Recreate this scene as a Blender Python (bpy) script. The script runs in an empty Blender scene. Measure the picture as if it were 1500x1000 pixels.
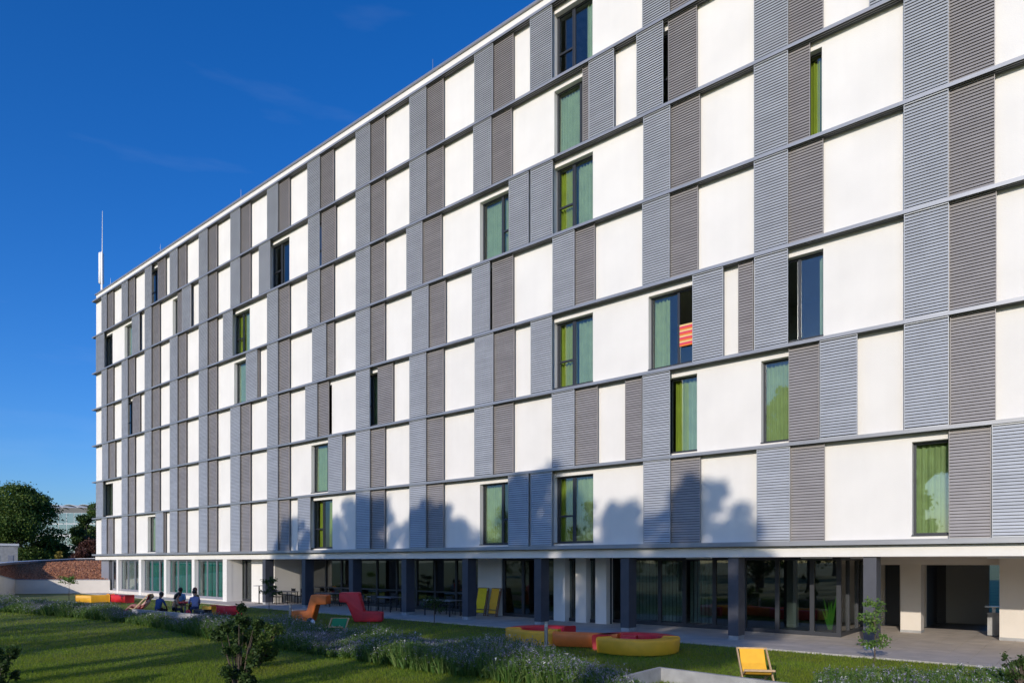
import bpy, bmesh, math, random
import numpy as np
from mathutils import Vector, Matrix
random.seed(7); np.random.seed(7)
sc = bpy.context.scene
COL = sc.collection
rad = math.radians

# ------------------------------------------------------------------ camera
EYE = 2.517; CAM_D = 21.48
FX, FY = -0.6407, 0.7678          # view direction on the ground
RX, RY = 0.7678, 0.6407           # picture-right direction
cam = bpy.data.cameras.new('camera'); camo = bpy.data.objects.new('camera', cam); COL.objects.link(camo)
camo.location = (0, -CAM_D, EYE)
camo.rotation_euler = (rad(90), 0, math.atan2(-FX, FY))
cam.sensor_width = 36; cam.lens = 24.0; cam.shift_y = 322/1500; cam.shift_x = 0
cam.clip_start = 0.1; cam.clip_end = 3000
sc.camera = camo

# ------------------------------------------------------------------ light
SUN_EL = 16.8
SUN_H = Vector((0.241, -0.971, 0)).normalized()
w = bpy.data.worlds.new('World'); sc.world = w; w.use_nodes = True
nt = w.node_tree; bg = nt.nodes['Background']
sky = nt.nodes.new('ShaderNodeTexSky'); sky.sky_type = 'NISHITA'; sky.sun_disc = False
sky.sun_elevation = rad(SUN_EL); sky.sun_rotation = math.atan2(SUN_H.x, SUN_H.y)
sky.altitude = 200; sky.air_density = 1.0; sky.dust_density = 1.3; sky.ozone_density = 3.5
hs = nt.nodes.new('ShaderNodeHueSaturation'); hs.inputs['Saturation'].default_value = 1.30; hs.inputs['Value'].default_value = 1.32
nt.links.new(sky.outputs[0], hs.inputs['Color'])
tint = nt.nodes.new('ShaderNodeMix'); tint.data_type = 'RGBA'; tint.blend_type = 'MULTIPLY'; tint.inputs[0].default_value = 1; tint.inputs[7].default_value = (.46, .60, .86, 1)
nt.links.new(hs.outputs[0], tint.inputs[6])
# thin streaks of high cirrus
tc = nt.nodes.new('ShaderNodeTexCoord'); mp = nt.nodes.new('ShaderNodeMapping')
mp.inputs['Rotation'].default_value = (0.25, 0.1, 0.5); mp.inputs['Scale'].default_value = (1.2, 3.0, 14.0)
nz = nt.nodes.new('ShaderNodeTexNoise'); nz.inputs['Scale'].default_value = 1.6; nz.inputs['Detail'].default_value = 5
rp = nt.nodes.new('ShaderNodeValToRGB'); rp.color_ramp.elements[0].position = .60; rp.color_ramp.elements[1].position = .95
rp.color_ramp.elements[1].color = (.08, .08, .08, 1)
mxs = nt.nodes.new('ShaderNodeMix'); mxs.data_type = 'RGBA'
nt.links.new(tc.outputs['Generated'], mp.inputs[0]); nt.links.new(mp.outputs[0], nz.inputs['Vector'])
nt.links.new(nz.outputs[0], rp.inputs[0]); nt.links.new(rp.outputs[0], mxs.inputs[0])
nt.links.new(tint.outputs[2], mxs.inputs[6]); mxs.inputs[7].default_value = (4.2, 5.0, 6.2, 1)
nt.links.new(mxs.outputs[2], bg.inputs['Color']); bg.inputs['Strength'].default_value = 0.15
sl = bpy.data.lights.new('sun', 'SUN'); so = bpy.data.objects.new('sun', sl); COL.objects.link(so)
sl.energy = 3.0; sl.angle = rad(.53); sl.color = (1, .915, .80)
sdir = Vector((SUN_H.x*math.cos(rad(SUN_EL)), SUN_H.y*math.cos(rad(SUN_EL)), math.sin(rad(SUN_EL))))
so.rotation_euler = sdir.to_track_quat('Z', 'Y').to_euler(); so.location = (20, -60, 40)
sc.view_settings.view_transform = 'Standard'; sc.view_settings.look = 'None'
sc.view_settings.exposure = 0.14; sc.view_settings.gamma = 1; sc.view_settings.use_curve_mapping = False
sc.render.engine = 'CYCLES'
sc.cycles.max_bounces = 8; sc.cycles.transparent_max_bounces = 16

# ------------------------------------------------------------------ measuring helpers (photo pixel -> place)
def on_plane(px, Y=0.0):
    u = (px-750)/1000; t = (CAM_D+Y)/(FY+RY*u)
    return t*(FX+RX*u)
def at_depth(px, t):
    u = (px-750)/1000
    return Vector((t*(FX+RX*u), -CAM_D+t*(FY+RY*u), 0))
def on_ground(px, py, z=0.0):
    return at_depth(px, (EYE-z)*1000/(py-822))

# ------------------------------------------------------------------ materials
def mat(name, base, rough=.6, metal=0, noise=0, nscale=6, bump=0, bscale=60, col2=None, spec=None, coat=0):
    m = bpy.data.materials.new(name); m.use_nodes = True; n = m.node_tree; b = n.nodes['Principled BSDF']
    b.inputs['Base Color'].default_value = (*base, 1); b.inputs['Roughness'].default_value = rough
    b.inputs['Metallic'].default_value = metal
    if spec is not None: b.inputs['Specular IOR Level'].default_value = spec
    if coat: b.inputs['Coat Weight'].default_value = coat
    g = n.nodes.new('ShaderNodeNewGeometry')
    if noise or col2:
        t = n.nodes.new('ShaderNodeTexNoise'); t.inputs['Scale'].default_value = nscale; t.inputs['Detail'].default_value = 6
        n.links.new(g.outputs['Position'], t.inputs['Vector'])
        r = n.nodes.new('ShaderNodeValToRGB'); r.color_ramp.elements[0].position = .3; r.color_ramp.elements[1].position = .7
        c2 = col2 if col2 else tuple(min(1, c*(1+noise)) for c in base)
        c1 = base if col2 else tuple(c*(1-noise) for c in base)
        r.color_ramp.elements[0].color = (*c1, 1); r.color_ramp.elements[1].color = (*c2, 1)
        n.links.new(t.outputs[0], r.inputs[0]); n.links.new(r.outputs[0], b.inputs['Base Color'])
    if bump:
        t2 = n.nodes.new('ShaderNodeTexNoise'); t2.inputs['Scale'].default_value = bscale; t2.inputs['Detail'].default_value = 4
        n.links.new(g.outputs['Position'], t2.inputs['Vector'])
        bp = n.nodes.new('ShaderNodeBump'); bp.inputs['Strength'].default_value = bump; bp.inputs['Distance'].default_value = .01
        n.links.new(t2.outputs[0], bp.inputs['Height']); n.links.new(bp.outputs[0], b.inputs['Normal'])
    return m

def leaf_mat(name, cols, trans=.35, rough=.55):
    m = bpy.data.materials.new(name); m.use_nodes = True; n = m.node_tree; b = n.nodes['Principled BSDF']
    b.inputs['Roughness'].default_value = rough; b.inputs['Specular IOR Level'].default_value = .3
    g = n.nodes.new('ShaderNodeNewGeometry'); r = n.nodes.new('ShaderNodeValToRGB')
    while len(r.color_ramp.elements) < len(cols): r.color_ramp.elements.new(.5)
    for i, c in enumerate(cols):
        r.color_ramp.elements[i].position = i/(len(cols)-1); r.color_ramp.elements[i].color = (*c, 1)
    n.links.new(g.outputs['Random Per Island'], r.inputs[0]); n.links.new(r.outputs[0], b.inputs['Base Color'])
    if trans:
        tr = n.nodes.new('ShaderNodeBsdfTranslucent'); mx = n.nodes.new('ShaderNodeMixShader'); mx.inputs[0].default_value = trans
        n.links.new(r.outputs[0], tr.inputs[0]); n.links.new(b.outputs[0], mx.inputs[1]); n.links.new(tr.outputs[0], mx.inputs[2])
        n.links.new(mx.outputs[0], n.nodes['Material Output'].inputs[0])
    return m

def glass_mat(name, tint, base_refl=.10, boost=1.2):
    m = bpy.data.materials.new(name); m.use_nodes = True; n = m.node_tree; n.nodes.remove(n.nodes['Principled BSDF'])
    tr = n.nodes.new('ShaderNodeBsdfTransparent'); tr.inputs[0].default_value = (*tint, 1)
    gl = n.nodes.new('ShaderNodeBsdfGlossy'); gl.inputs['Roughness'].default_value = .015; gl.inputs[0].default_value = (1, 1, 1, 1)
    fr = n.nodes.new('ShaderNodeFresnel'); g0 = n.nodes.new('ShaderNodeNewGeometry')
    io = n.nodes.new('ShaderNodeMath'); io.operation = 'MULTIPLY_ADD'; io.inputs[1].default_value = 1/1.5-1.5; io.inputs[2].default_value = 1.5
    n.links.new(g0.outputs['Backfacing'], io.inputs[0]); n.links.new(io.outputs[0], fr.inputs[0])   # same index from both sides of the thin pane
    ma = n.nodes.new('ShaderNodeMath'); ma.operation = 'MULTIPLY_ADD'; ma.use_clamp = True
    ma.inputs[1].default_value = boost; ma.inputs[2].default_value = base_refl
    g = n.nodes.new('ShaderNodeNewGeometry'); t = n.nodes.new('ShaderNodeTexNoise'); t.inputs['Scale'].default_value = .8
    bp = n.nodes.new('ShaderNodeBump'); bp.inputs['Strength'].default_value = .08; bp.inputs['Distance'].default_value = .02
    n.links.new(g.outputs['Position'], t.inputs['Vector']); n.links.new(t.outputs[0], bp.inputs['Height'])
    n.links.new(bp.outputs[0], gl.inputs['Normal'])
    mx = n.nodes.new('ShaderNodeMixShader'); n.links.new(fr.outputs[0], ma.inputs[0]); n.links.new(ma.outputs[0], mx.inputs[0])
    n.links.new(tr.outputs[0], mx.inputs[1]); n.links.new(gl.outputs[0], mx.inputs[2])
    n.links.new(mx.outputs[0], n.nodes['Material Output'].inputs[0]); return m

def cloth_mat(name, c, trans=.35):
    m = mat(name, c, .85, noise=.12, nscale=3); n = m.node_tree; b = n.nodes['Principled BSDF']
    tr = n.nodes.new('ShaderNodeBsdfTranslucent'); tr.inputs[0].default_value = (*c, 1)
    mx = n.nodes.new('ShaderNodeMixShader'); mx.inputs[0].default_value = trans
    n.links.new(b.outputs[0], mx.inputs[1]); n.links.new(tr.outputs[0], mx.inputs[2])
    n.links.new(mx.outputs[0], n.nodes['Material Output'].inputs[0]); return m

def tint_by(m, kind, lo, hi, scale=(1, 1, 1), col=None):
    """multiply the base colour by a slow noise or by a per piece random value"""
    n = m.node_tree; b = n.nodes['Principled BSDF']; g = n.nodes.new('ShaderNodeNewGeometry')
    if kind == 'noise':
        mp_ = n.nodes.new('ShaderNodeMapping'); mp_.inputs['Scale'].default_value = scale
        t_ = n.nodes.new('ShaderNodeTexNoise'); t_.inputs['Scale'].default_value = 1; t_.inputs['Detail'].default_value = 5
        n.links.new(g.outputs['Position'], mp_.inputs[0]); n.links.new(mp_.outputs[0], t_.inputs['Vector']); src = t_.outputs[0]
    else: src = g.outputs['Random Per Island']
    r = n.nodes.new('ShaderNodeValToRGB'); r.color_ramp.elements[0].position = .35 if kind == 'noise' else 0; r.color_ramp.elements[1].position = .65 if kind == 'noise' else 1
    r.color_ramp.elements[0].color = (*(col or (lo, lo, lo)), 1); r.color_ramp.elements[1].color = (hi, hi, hi, 1)
    n.links.new(src, r.inputs[0]); x = n.nodes.new('ShaderNodeMix'); x.data_type = 'RGBA'; x.blend_type = 'MULTIPLY'; x.inputs[0].default_value = 1
    lk = [l for l in n.links if l.to_socket == b.inputs['Base Color']]
    if lk: n.links.new(lk[0].from_socket, x.inputs[6])
    else: x.inputs[6].default_value = b.inputs['Base Color'].default_value
    n.links.new(r.outputs[0], x.inputs[7]); n.links.new(x.outputs[2], b.inputs['Base Color']); return m
M = {}
M['plaster'] = mat('white_plaster', (.79, .755, .70), .9, noise=.035, nscale=.7, bump=.5, bscale=45)
M['beige'] = mat('beige_plaster', (.66, .60, .53), .9, noise=.05, nscale=1.2, bump=.4, bscale=45)
M['soffit'] = mat('soffit_paint', (.45, .42, .38), .9)
M['shut_light'] = mat('light_blue_grey_metal', (.455, .465, .475), .42, .25, noise=.06, nscale=2)
M['shut_dark'] = mat('warm_grey_metal', (.335, .308, .29), .45, .25, noise=.06, nscale=2)
M['gap_shade'] = mat('slat_gap_shade', (.03, .03, .033), .8)  # near-black colour standing in for the shade between the slats
M['rail'] = mat('rail_aluminium', (.34, .345, .36), .4, .4)
M['rail_dark'] = mat('rail_track_dark', (.045, .045, .05), .6, .2)
M['coping'] = mat('coping_metal', (.33, .33, .35), .4, .5)
M['frame'] = mat('anthracite_frame', (.035, .038, .045), .4, .1)
M['frame_grey'] = mat('grey_frame', (.30, .30, .33), .45, .2)
M['column'] = mat('dark_grey_column', (.062, .064, .078), .5, noise=.1, nscale=3)
M['concrete'] = mat('concrete', (.34, .335, .33), .85, noise=.18, nscale=3, bump=.5, bscale=30)
M['glass'] = glass_mat('window_glass', (.86, .92, .90), .03, 1.15)
M['glass_dark'] = glass_mat('storefront_glass', (.62, .68, .67), .05, 1.2)
M['curt_green'] = cloth_mat('green_curtain', (.52, .60, .36))
M['curt_lime'] = cloth_mat('lime_curtain', (.50, .53, .06))
M['curt_teal'] = cloth_mat('teal_curtain', (.06, .34, .31))
M['blind'] = cloth_mat('pale_blind', (.62, .75, .69))
M['curt_grey'] = cloth_mat('grey_curtain', (.42, .44, .44))
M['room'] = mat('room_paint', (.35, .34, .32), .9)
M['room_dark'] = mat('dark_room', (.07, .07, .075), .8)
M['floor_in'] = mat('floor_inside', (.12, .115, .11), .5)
M['tile'] = mat('paving_slab', (.50, .435, .375), .8, noise=.13, nscale=1.7, bump=.4, bscale=40)
M['joint'] = mat('paving_bed', (.50, .47, .43), .9, noise=.2)
M['kerb'] = mat('paving_kerb', (.42, .39, .36), .9, noise=.12, nscale=5, bump=.4)
M['soil'] = mat('lawn_soil', (.075, .125, .018), .95, col2=(.13, .16, .032), nscale=.35, bump=.6, bscale=12)
M['blade'] = leaf_mat('grass_blades', [(.12, .22, .014), (.20, .32, .022), (.30, .38, .05)], .5)
M['leaf'] = leaf_mat('leaves_mid', [(.035, .075, .012), (.07, .125, .020), (.13, .18, .035)], .35)
M['leaf_dark'] = leaf_mat('leaves_dark', [(.020, .045, .012), (.040, .080, .018), (.075, .12, .025)], .3)
M['leaf_light'] = leaf_mat('leaves_light', [(.07, .15, .025), (.12, .22, .04), (.20, .29, .07)], .35)
M['leaf_red'] = leaf_mat('leaves_maroon', [(.05, .018, .016), (.10, .04, .03), (.15, .07, .045)], .25)
M['leaf_yellow'] = leaf_mat('leaves_yellow', [(.20, .16, .03), (.32, .25, .05)], .3)
M['hedge'] = leaf_mat('lavender_leaves', [(.05, .12, .022), (.09, .18, .035), (.18, .24, .07)], .35)
M['lavender'] = leaf_mat('lavender_flowers', [(.17, .15, .30), (.28, .26, .38), (.36, .35, .40)], .25)
M['white_fl'] = leaf_mat('white_flowers', [(.6, .6, .6), (.75, .75, .72)], .2)
M['sedum'] = leaf_mat('red_sedum', [(.30, .115, .06), (.44, .19, .10), (.56, .29, .17)], .1, .9)
M['sedum_base'] = mat('sedum_soil', (.22, .10, .07), .95, col2=(.34, .16, .11), nscale=2)
M['bark'] = mat('bark', (.10, .075, .055), .9, noise=.3, nscale=12, bump=.8, bscale=20)
M['yellow'] = mat('yellow_foam', (.90, .45, .02), .5, noise=.05, nscale=4, bump=.15, bscale=90)
M['orange'] = mat('orange_foam', (.92, .21, .035), .5, noise=.05, nscale=4, bump=.15, bscale=90)
M['red'] = mat('red_foam', (.70, .022, .035), .5, noise=.05, nscale=4, bump=.15, bscale=90)
M['green_canvas'] = mat('green_canvas', (.02, .22, .08), .8)
M['yellow_canvas'] = mat('yellow_canvas', (.90, .47, .035), .8, noise=.06, nscale=8)
M['lemon_canvas'] = mat('lemon_canvas', (.88, .66, .02), .8, noise=.06, nscale=8)
M['red_canvas'] = mat('red_canvas', (.62, .03, .05), .8)
M['wood'] = mat('pale_wood', (.52, .36, .20), .6, noise=.15, nscale=14)
M['wood_dark'] = mat('brown_wood', (.20, .11, .06), .6, noise=.15, nscale=14)
M['steel'] = mat('brushed_steel', (.42, .42, .43), .35, .8)
M['black'] = mat('black_plastic', (.015, .015, .018), .5)
M['table'] = mat('grey_table_top', (.22, .22, .24), .35)
M['white'] = mat('white_paint', (.78, .78, .78), .5)
M['skin'] = mat('skin', (.42, .22, .15), .55)
M['skin_d'] = mat('skin_dark', (.16, .075, .045), .55)
M['hair'] = mat('dark_hair', (.012, .009, .008), .5)
M['hair_red'] = mat('auburn_hair', (.14, .04, .02), .5)
M['hair_blond'] = mat('blond_hair', (.45, .28, .12), .5)
M['far_metal'] = mat('far_facade_metal', (.42, .45, .48), .6)
M['far_white'] = mat('far_white', (.62, .62, .62), .8)

# ------------------------------------------------------------------ mesh builder
class MB:
    def __init__(s): s.v = []; s.f = []; s.m = []; s.sm = []
    def add(s, verts, faces, mi=0, smooth=False):
        o = len(s.v); s.v += [tuple(v) for v in verts]
        s.f += [tuple(i+o for i in f) for f in faces]; s.m += [mi]*len(faces); s.sm += [smooth]*len(faces)
    def box(s, x0, x1, y0, y1, z0, z1, mi=0):
        s.add([(x0,y0,z0),(x1,y0,z0),(x1,y1,z0),(x0,y1,z0),(x0,y0,z1),(x1,y0,z1),(x1,y1,z1),(x0,y1,z1)],
              [(0,3,2,1),(4,5,6,7),(0,1,5,4),(1,2,6,5),(2,3,7,6),(3,0,4,7)], mi)
    def tube(s, pts, radii, n=8, mi=0, cap=True):
        pts = [Vector(p) for p in pts]
        if not hasattr(radii, '__len__'): radii = [radii]*len(pts)
        vs = []; fs = []
        for i, p in enumerate(pts):
            d = (pts[min(i+1, len(pts)-1)]-pts[max(i-1, 0)])
            if d.length < 1e-9: d = Vector((0,0,1))
            d.normalize()
            a = d.orthogonal().normalized() if i == 0 else (a - d*a.dot(d)).normalized()
            b = d.cross(a)
            for k in range(n):
                t = 2*math.pi*k/n; vs.append(p+(a*math.cos(t)+b*math.sin(t))*radii[i])
        for i in range(len(pts)-1):
            for k in range(n): fs.append((i*n+k, i*n+(k+1) % n, (i+1)*n+(k+1) % n, (i+1)*n+k))
        s.add(vs, fs, mi, True)
        if cap: s.add(vs[:n], [tuple(range(n))[::-1]], mi); s.add(vs[-n:], [tuple(range(n))], mi)
    def bar(s, a, b, w, h, mi=0):
        a = Vector(a); b = Vector(b); d = (b-a).normalized(); up = Vector((0,0,1))
        if abs(d.z) > .95: up = Vector((1,0,0))
        x = d.cross(up).normalized()*w/2; y = x.cross(d).normalized()*h/2
        vs = [a-x-y, a+x-y, a+x+y, a-x+y, b-x-y, b+x-y, b+x+y, b-x+y]
        s.add(vs, [(0,1,2,3),(7,6,5,4),(0,4,5,1),(1,5,6,2),(2,6,7,3),(3,7,4,0)], mi)
    def prism(s, poly, z0, z1, mi=0):
        n = len(poly); vs = [(p[0], p[1], z0) for p in poly]+[(p[0], p[1], z1) for p in poly]
        s.add(vs, [tuple(range(n))[::-1], tuple(range(n, 2*n))]+[(i, (i+1) % n, n+(i+1) % n, n+i) for i in range(n)], mi)
    def sphere(s, c, r, mi=0, seg=12, ring=8, sc3=(1,1,1)):
        vs = []; fs = []
        for i in range(ring+1):
            th = math.pi*i/ring
            for k in range(seg):
                ph = 2*math.pi*k/seg
                vs.append((c[0]+r*sc3[0]*math.sin(th)*math.cos(ph), c[1]+r*sc3[1]*math.sin(th)*math.sin(ph), c[2]+r*sc3[2]*math.cos(th)))
        for i in range(ring):
            for k in range(seg): fs.append((i*seg+k, (i+1)*seg+k, (i+1)*seg+(k+1) % seg, i*seg+(k+1) % seg))
        s.add(vs, fs, mi, True)
    def mesh(s, name, mats):
        me = bpy.data.meshes.new(name); me.from_pydata(s.v, [], s.f)
        for m in (mats if isinstance(mats, (list, tuple)) else [mats]): me.materials.append(m)
        me.polygons.foreach_set('material_index', s.m); me.polygons.foreach_set('use_smooth', s.sm)
        me.update(); return me
    def build(s, name, mats, parent=None, kind=None):
        return link(name, s.mesh(name, mats), parent, kind)

def link(name, me, parent=None, kind=None, loc=None):
    o = bpy.data.objects.new(name, me); COL.objects.link(o)
    if parent: o.parent = parent
    if kind: o['kind'] = kind
    if loc is not None: o.location = loc
    return o
def tag(o, label, cat, group=None):
    o['label'] = label; o['category'] = cat
    if group: o['group'] = group
    return o
def thing(name, label, cat, loc=(0,0,0), rz=0, group=None):
    o = bpy.data.objects.new(name, None); o.empty_display_size = .3; COL.objects.link(o)
    o.location = loc; o.rotation_euler = (0, 0, rz); return tag(o, label, cat, group)
def copy_tree(o, loc, rz, label=None, parent=None):
    c = o.copy(); COL.objects.link(c)
    if parent: c.parent = parent
    else:
        c.location = loc; c.rotation_euler = (0, 0, rz)
        if label: c['label'] = label
    for ch in [x for x in ALL_CHILDREN(o)]: copy_tree(ch, None, None, None, c)
    return c
def ALL_CHILDREN(o): return [x for x in COL.objects if x.parent == o]

def leaf_mesh(name, P, size, mats, up=.0, mi=None, aspect=.55, droop=None, normals=None):
    """many small leaf quads (diamonds) centred on points P (N,3)"""
    n = len(P); P = np.asarray(P, float)
    size = np.broadcast_to(np.asarray(size, float), (n,))[:, None]
    d = np.random.normal(size=(n, 3)); d[:, 2] += up; d /= np.linalg.norm(d, axis=1)[:, None]
    r = np.random.normal(size=(n, 3)); e = np.cross(d, r); e /= np.linalg.norm(e, axis=1)[:, None]
    V = np.stack([P-d*size*.5, P+e*size*aspect*.5, P+d*size*.5, P-e*size*aspect*.5], 1).reshape(-1, 3)
    return quads(name, V, mats, mi)
def quads(name, V, mats, mi=None):
    n = len(V)//4; me = bpy.data.meshes.new(name)
    me.vertices.add(4*n); me.vertices.foreach_set('co', V.astype(np.float32).ravel())
    me.loops.add(4*n); me.loops.foreach_set('vertex_index', np.arange(4*n, dtype=np.int32))
    me.polygons.add(n); me.polygons.foreach_set('loop_start', np.arange(0, 4*n, 4, dtype=np.int32))
    me.polygons.foreach_set('loop_total', np.full(n, 4, dtype=np.int32))
    for m in (mats if isinstance(mats, (list, tuple)) else [mats]): me.materials.append(m)
    if mi is not None: me.polygons.foreach_set('material_index', np.asarray(mi, dtype=np.int32))
    me.update(calc_edges=True); return me
def tris(name, V, mats, mi=None):
    n = len(V)//3; me = bpy.data.meshes.new(name)
    me.vertices.add(3*n); me.vertices.foreach_set('co', V.astype(np.float32).ravel())
    me.loops.add(3*n); me.loops.foreach_set('vertex_index', np.arange(3*n, dtype=np.int32))
    me.polygons.add(n); me.polygons.foreach_set('loop_start', np.arange(0, 3*n, 3, dtype=np.int32))
    me.polygons.foreach_set('loop_total', np.full(n, 3, dtype=np.int32))
    for m in (mats if isinstance(mats, (list, tuple)) else [mats]): me.materials.append(m)
    if mi is not None: me.polygons.foreach_set('material_index', np.asarray(mi, dtype=np.int32))
    me.update(calc_edges=True); return me

# ================================================================== GROUND
g = MB(); S = 1200
g.add([(-S,-S,-.04),(S,-S,-.04),(S,S,-.04),(-S,S,-.04)], [(0,1,2,3)])
g.build('lawn', M['soil'], kind='structure')

# terrace: bed, kerb, slabs
XL = on_plane(141, 0); XR = 14.0
T0 = on_plane(333, 0)-.3
tb = MB(); tb.box(XL-.5, XR, -1.50, 14, -.30, -.012)
bed = tb.build('terrace', M['joint'], kind='structure')
kb = MB(); x = XL-.5
while x < XR:
    x1 = min(x+1.0, XR); kb.box(x+.004, x1-.004, -1.60, -1.504, -.30, .012); x = x1
kb.build('kerb', M['kerb'], bed)
# slabs
slabs = []
TW, TD = .60, 1.20
nx = int((XR-T0)/TW)
for i in range(nx):
    x0 = XR-(i+1)*TW
    ymax = 8.7 if x0 > -7.0 else 3.0
    j = 0
    while True:
        y0 = -1.50+j*TD - (TD/2 if i % 2 else 0); y1 = y0+TD
        if y0 >= ymax: break
        slabs.append((x0, x0+TW, max(y0, -1.50), min(y1, ymax))); j += 1
def slab_key(s):
    dx, dy = (s[0]+s[1])/2, (s[2]+s[3])/2+CAM_D
    d = dx*FX+dy*FY; u = (dx*RX+dy*RY)/d
    return d + (100 if abs(u) > .78 else 0)
slabs.sort(key=slab_key)
protos = {}
rest = MB()
for k, (x0, x1, y0, y1) in enumerate(slabs):
    if k < 290:
        key = round(y1-y0, 3)
        if key not in protos:
            b = MB(); b.box(-TW/2+.004, TW/2-.004, -(y1-y0)/2+.004, (y1-y0)/2-.004, -.03, 0); protos[key] = b.mesh('paving_slab', M['tile'])
        o = link('paving_slab', protos[key], bed, loc=((x0+x1)/2, (y0+y1)/2, random.uniform(-.001, .0015)))
    else:
        rest.box(x0+.004, x1-.004, y0+.004, y1-.004, -.03, random.uniform(-.001, .0015))
o = rest.build('paving_slabs', M['tile'], bed, kind='stuff')

# ================================================================== APARTMENT BUILDING
B = thing('apartment_building', 'long seven storey white apartment building with grey sliding louvre shutters on every floor', 'building')
DEPTH = 14.0
Z7 = 3.06; H = 3.0
def ZB(k): return Z7+(7-k)*H       # centre height of band k (0 = top)
SOF = 2.66
base = [(148.5,155.7,165.2),(178,186.5,196.8),(211.7,221.2,233),(248.5,259.3,272),(291,303.3,317),(337.3,351,366),
        (391,406.5,423.3),(450,467.8,488),(520.8,541.3,563),(599.5,623.5,649),(694.5,721.5,751.5),(808.5,841,868.5),
        (940.5,980.5,1022),(1104,1154,1206),(1323.5,1389.5,1457.5)]
# per row: bay -> list of ('L'|'D', x0, x1) shutters and ('W', x0, x1, style, curtains) openings
G, Lm = 'curt_green', 'curt_lime'
ov = {
 0: {2: [('L',212,221.5),('D',231,241.6),('W',216,235,'SL',[])], 11: [('L',776,808),('W',812,868,'SL',[(.72,1,G)])]},
 1: {0: [('L',140.5,152),('W',152,165,'SR',[(0,.4,'curt_grey')])], 1: [('W',182.5,197,'P',[(0,1,G)]),('L',193,203.5)],
     3: [('W',253,272,'P',[(0,1,G)]),('D',260,266.5),('L',266.5,279)], 6: [('L',379,395),('W',396,424,'SL',[])],
     7: [('L',451,467.5),('D',471,491),('W',455,489,'SL',[])], 10: [('L',693,719),('D',720,749)],
     11: [('W',812,868,'P',[(0,1,G)]),('D',853,862),('L',862,898.7)], 12: [('L',932,971),('D',978.5,1020.5),('W',946,1021,'SL',[])],
     14: [('L',1273,1323),('W',1329,1455,'SR',[(0,.5,G)]),('D',1389.5,1457)]},
 2: {5: [('L',326.5,340),('W',341.5,366,'SL',[(0,.5,Lm),(.5,1,G)])], 9: [('L',595,618),('D',620,646)],
     10: [('W',703,751,'SR',[(0,.66,G),(.66,1,Lm)]),('L',745,774)], 11: [('L',777,809),('W',812,868.5,'SL',[(0,.45,Lm),(.48,1,G)])],
     12: [('L',942,981.5),('D',981.5,1025)], 13: [('L',1104,1154),('D',1154,1186.5),('W',1110,1204,'SL',[(.5,.93,Lm),(.93,1,G)])]},
 3: {1: [('L',178,187),('D',194,204.4),('W',181,197,'SL',[])], 5: [('W',343,366,'P',[(0,1,G)]),('L',360,376),('D',376,379)],
     7: [('L',457,477),('D',477,488.5)], 9: [('L',603,627),('D',627,652)], 10: [('L',691,717),('D',721,751),('W',700,750,'SR',[])],
     11: [('L',809,841),('D',841,870.6)]},
 4: {0: [('L',149.5,158),('D',158,168)], 7: [('L',447,464),('D',464,481),('W',455,486.3,'SL',[])],
     8: [('L',521,541),('D',553,575),('W',525,562,'SL',[(.4,1,G)])], 10: [('L',695,722),('D',723,753)],
     11: [('L',777,808),('W',812,868.5,'SL',[(0,.45,Lm),(.48,1,G)])],
     12: [('W',950,1022,'OPEN',[(0,.34,'curt_mix')]),('L',1014,1059)], 13: [('D',1081,1103),('L',1104.5,1154),('W',1110,1206,'P',[(.9,1,G)])],
     14: [('L',1324,1390),('D',1390,1460)]},
 5: {0: [('L',140.5,150.4),('W',151,165.4,'SR',[(.3,1,G)])], 7: [('W',456,488,'P',[(0,.75,'curt_mix'),(.75,1,G)]),('L',480.4,500.4),('D',500.4,503.5)],
     11: [('L',808,841),('D',841,875)], 12: [('D',915.5,940),('L',941,981),('W',946,1021,'SL',[(.5,.74,Lm),(.74,1,G)])],
     13: [('W',1115,1204,'P',[(0,.5,'curt_mix')]),('D',1155,1200),('L',1200.5,1256)], 14: [('L',1324,1390),('D',1391.6,1459)]},
 6: {2: [('W',216.4,235,'P',[(0,1,G)]),('L',227.5,238.6),('D',238.6,241.6)], 7: [('L',436,454),('W',456,487,'SL',[(.1,.3,Lm),(.55,1,Lm)])],
     10: [('W',703,751,'SR',[(0,.62,'curt_mix'),(.66,1,Lm)]),('L',744,774)], 11: [('L',777,808),('W',812,869,'SL',[(0,.42,Lm),(.46,1,'curt_mix')])],
     12: [('L',942,981.5),('D',981.5,1025.6)], 13: [('L',1108,1157),('D',1157.6,1208)],
     14: [('W',1336,1455,'P',[(0,.44,'curt_mix')]),('D',1389.5,1451.7),('L',1452.5,1515)]},
}
YL, YD = -.26, -.16          # front faces of the two shutter tracks
shutters = []                # (row, kind, X0, X1)
wins = []
PITCH_X = on_plane(1323.5, YL)-on_plane(1104, YL)
for r in range(7):
    for i, (a, b, c) in enumerate(base):
        items = ov.get(r, {}).get(i) or [('L', a, b), ('D', b, c)]
        for it in items:
            if it[0] in 'LD':
                Y = YL if it[0] == 'L' else YD
                shutters.append((r, it[0], on_plane(it[1], Y)+.004, on_plane(it[2], Y)-.004))
            else:
                wins.append((r, on_plane(it[1]), on_plane(it[2]), it[3], it[4]))
    for q in range(1, 5):    # bays past the right edge of the photograph
        xa = on_plane(1323.5, YL)+PITCH_X*q; 
        if xa+2.2 > XR: break
        shutters.append((r, 'L', xa+.004, xa+1.05)); shutters.append((r, 'D', xa+1.07, xa+2.12))
# two far panels at left edge past the corner are clamped
shutters = [(r, k, max(a, XL+.02), b) for r, k, a, b in shutters]

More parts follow.
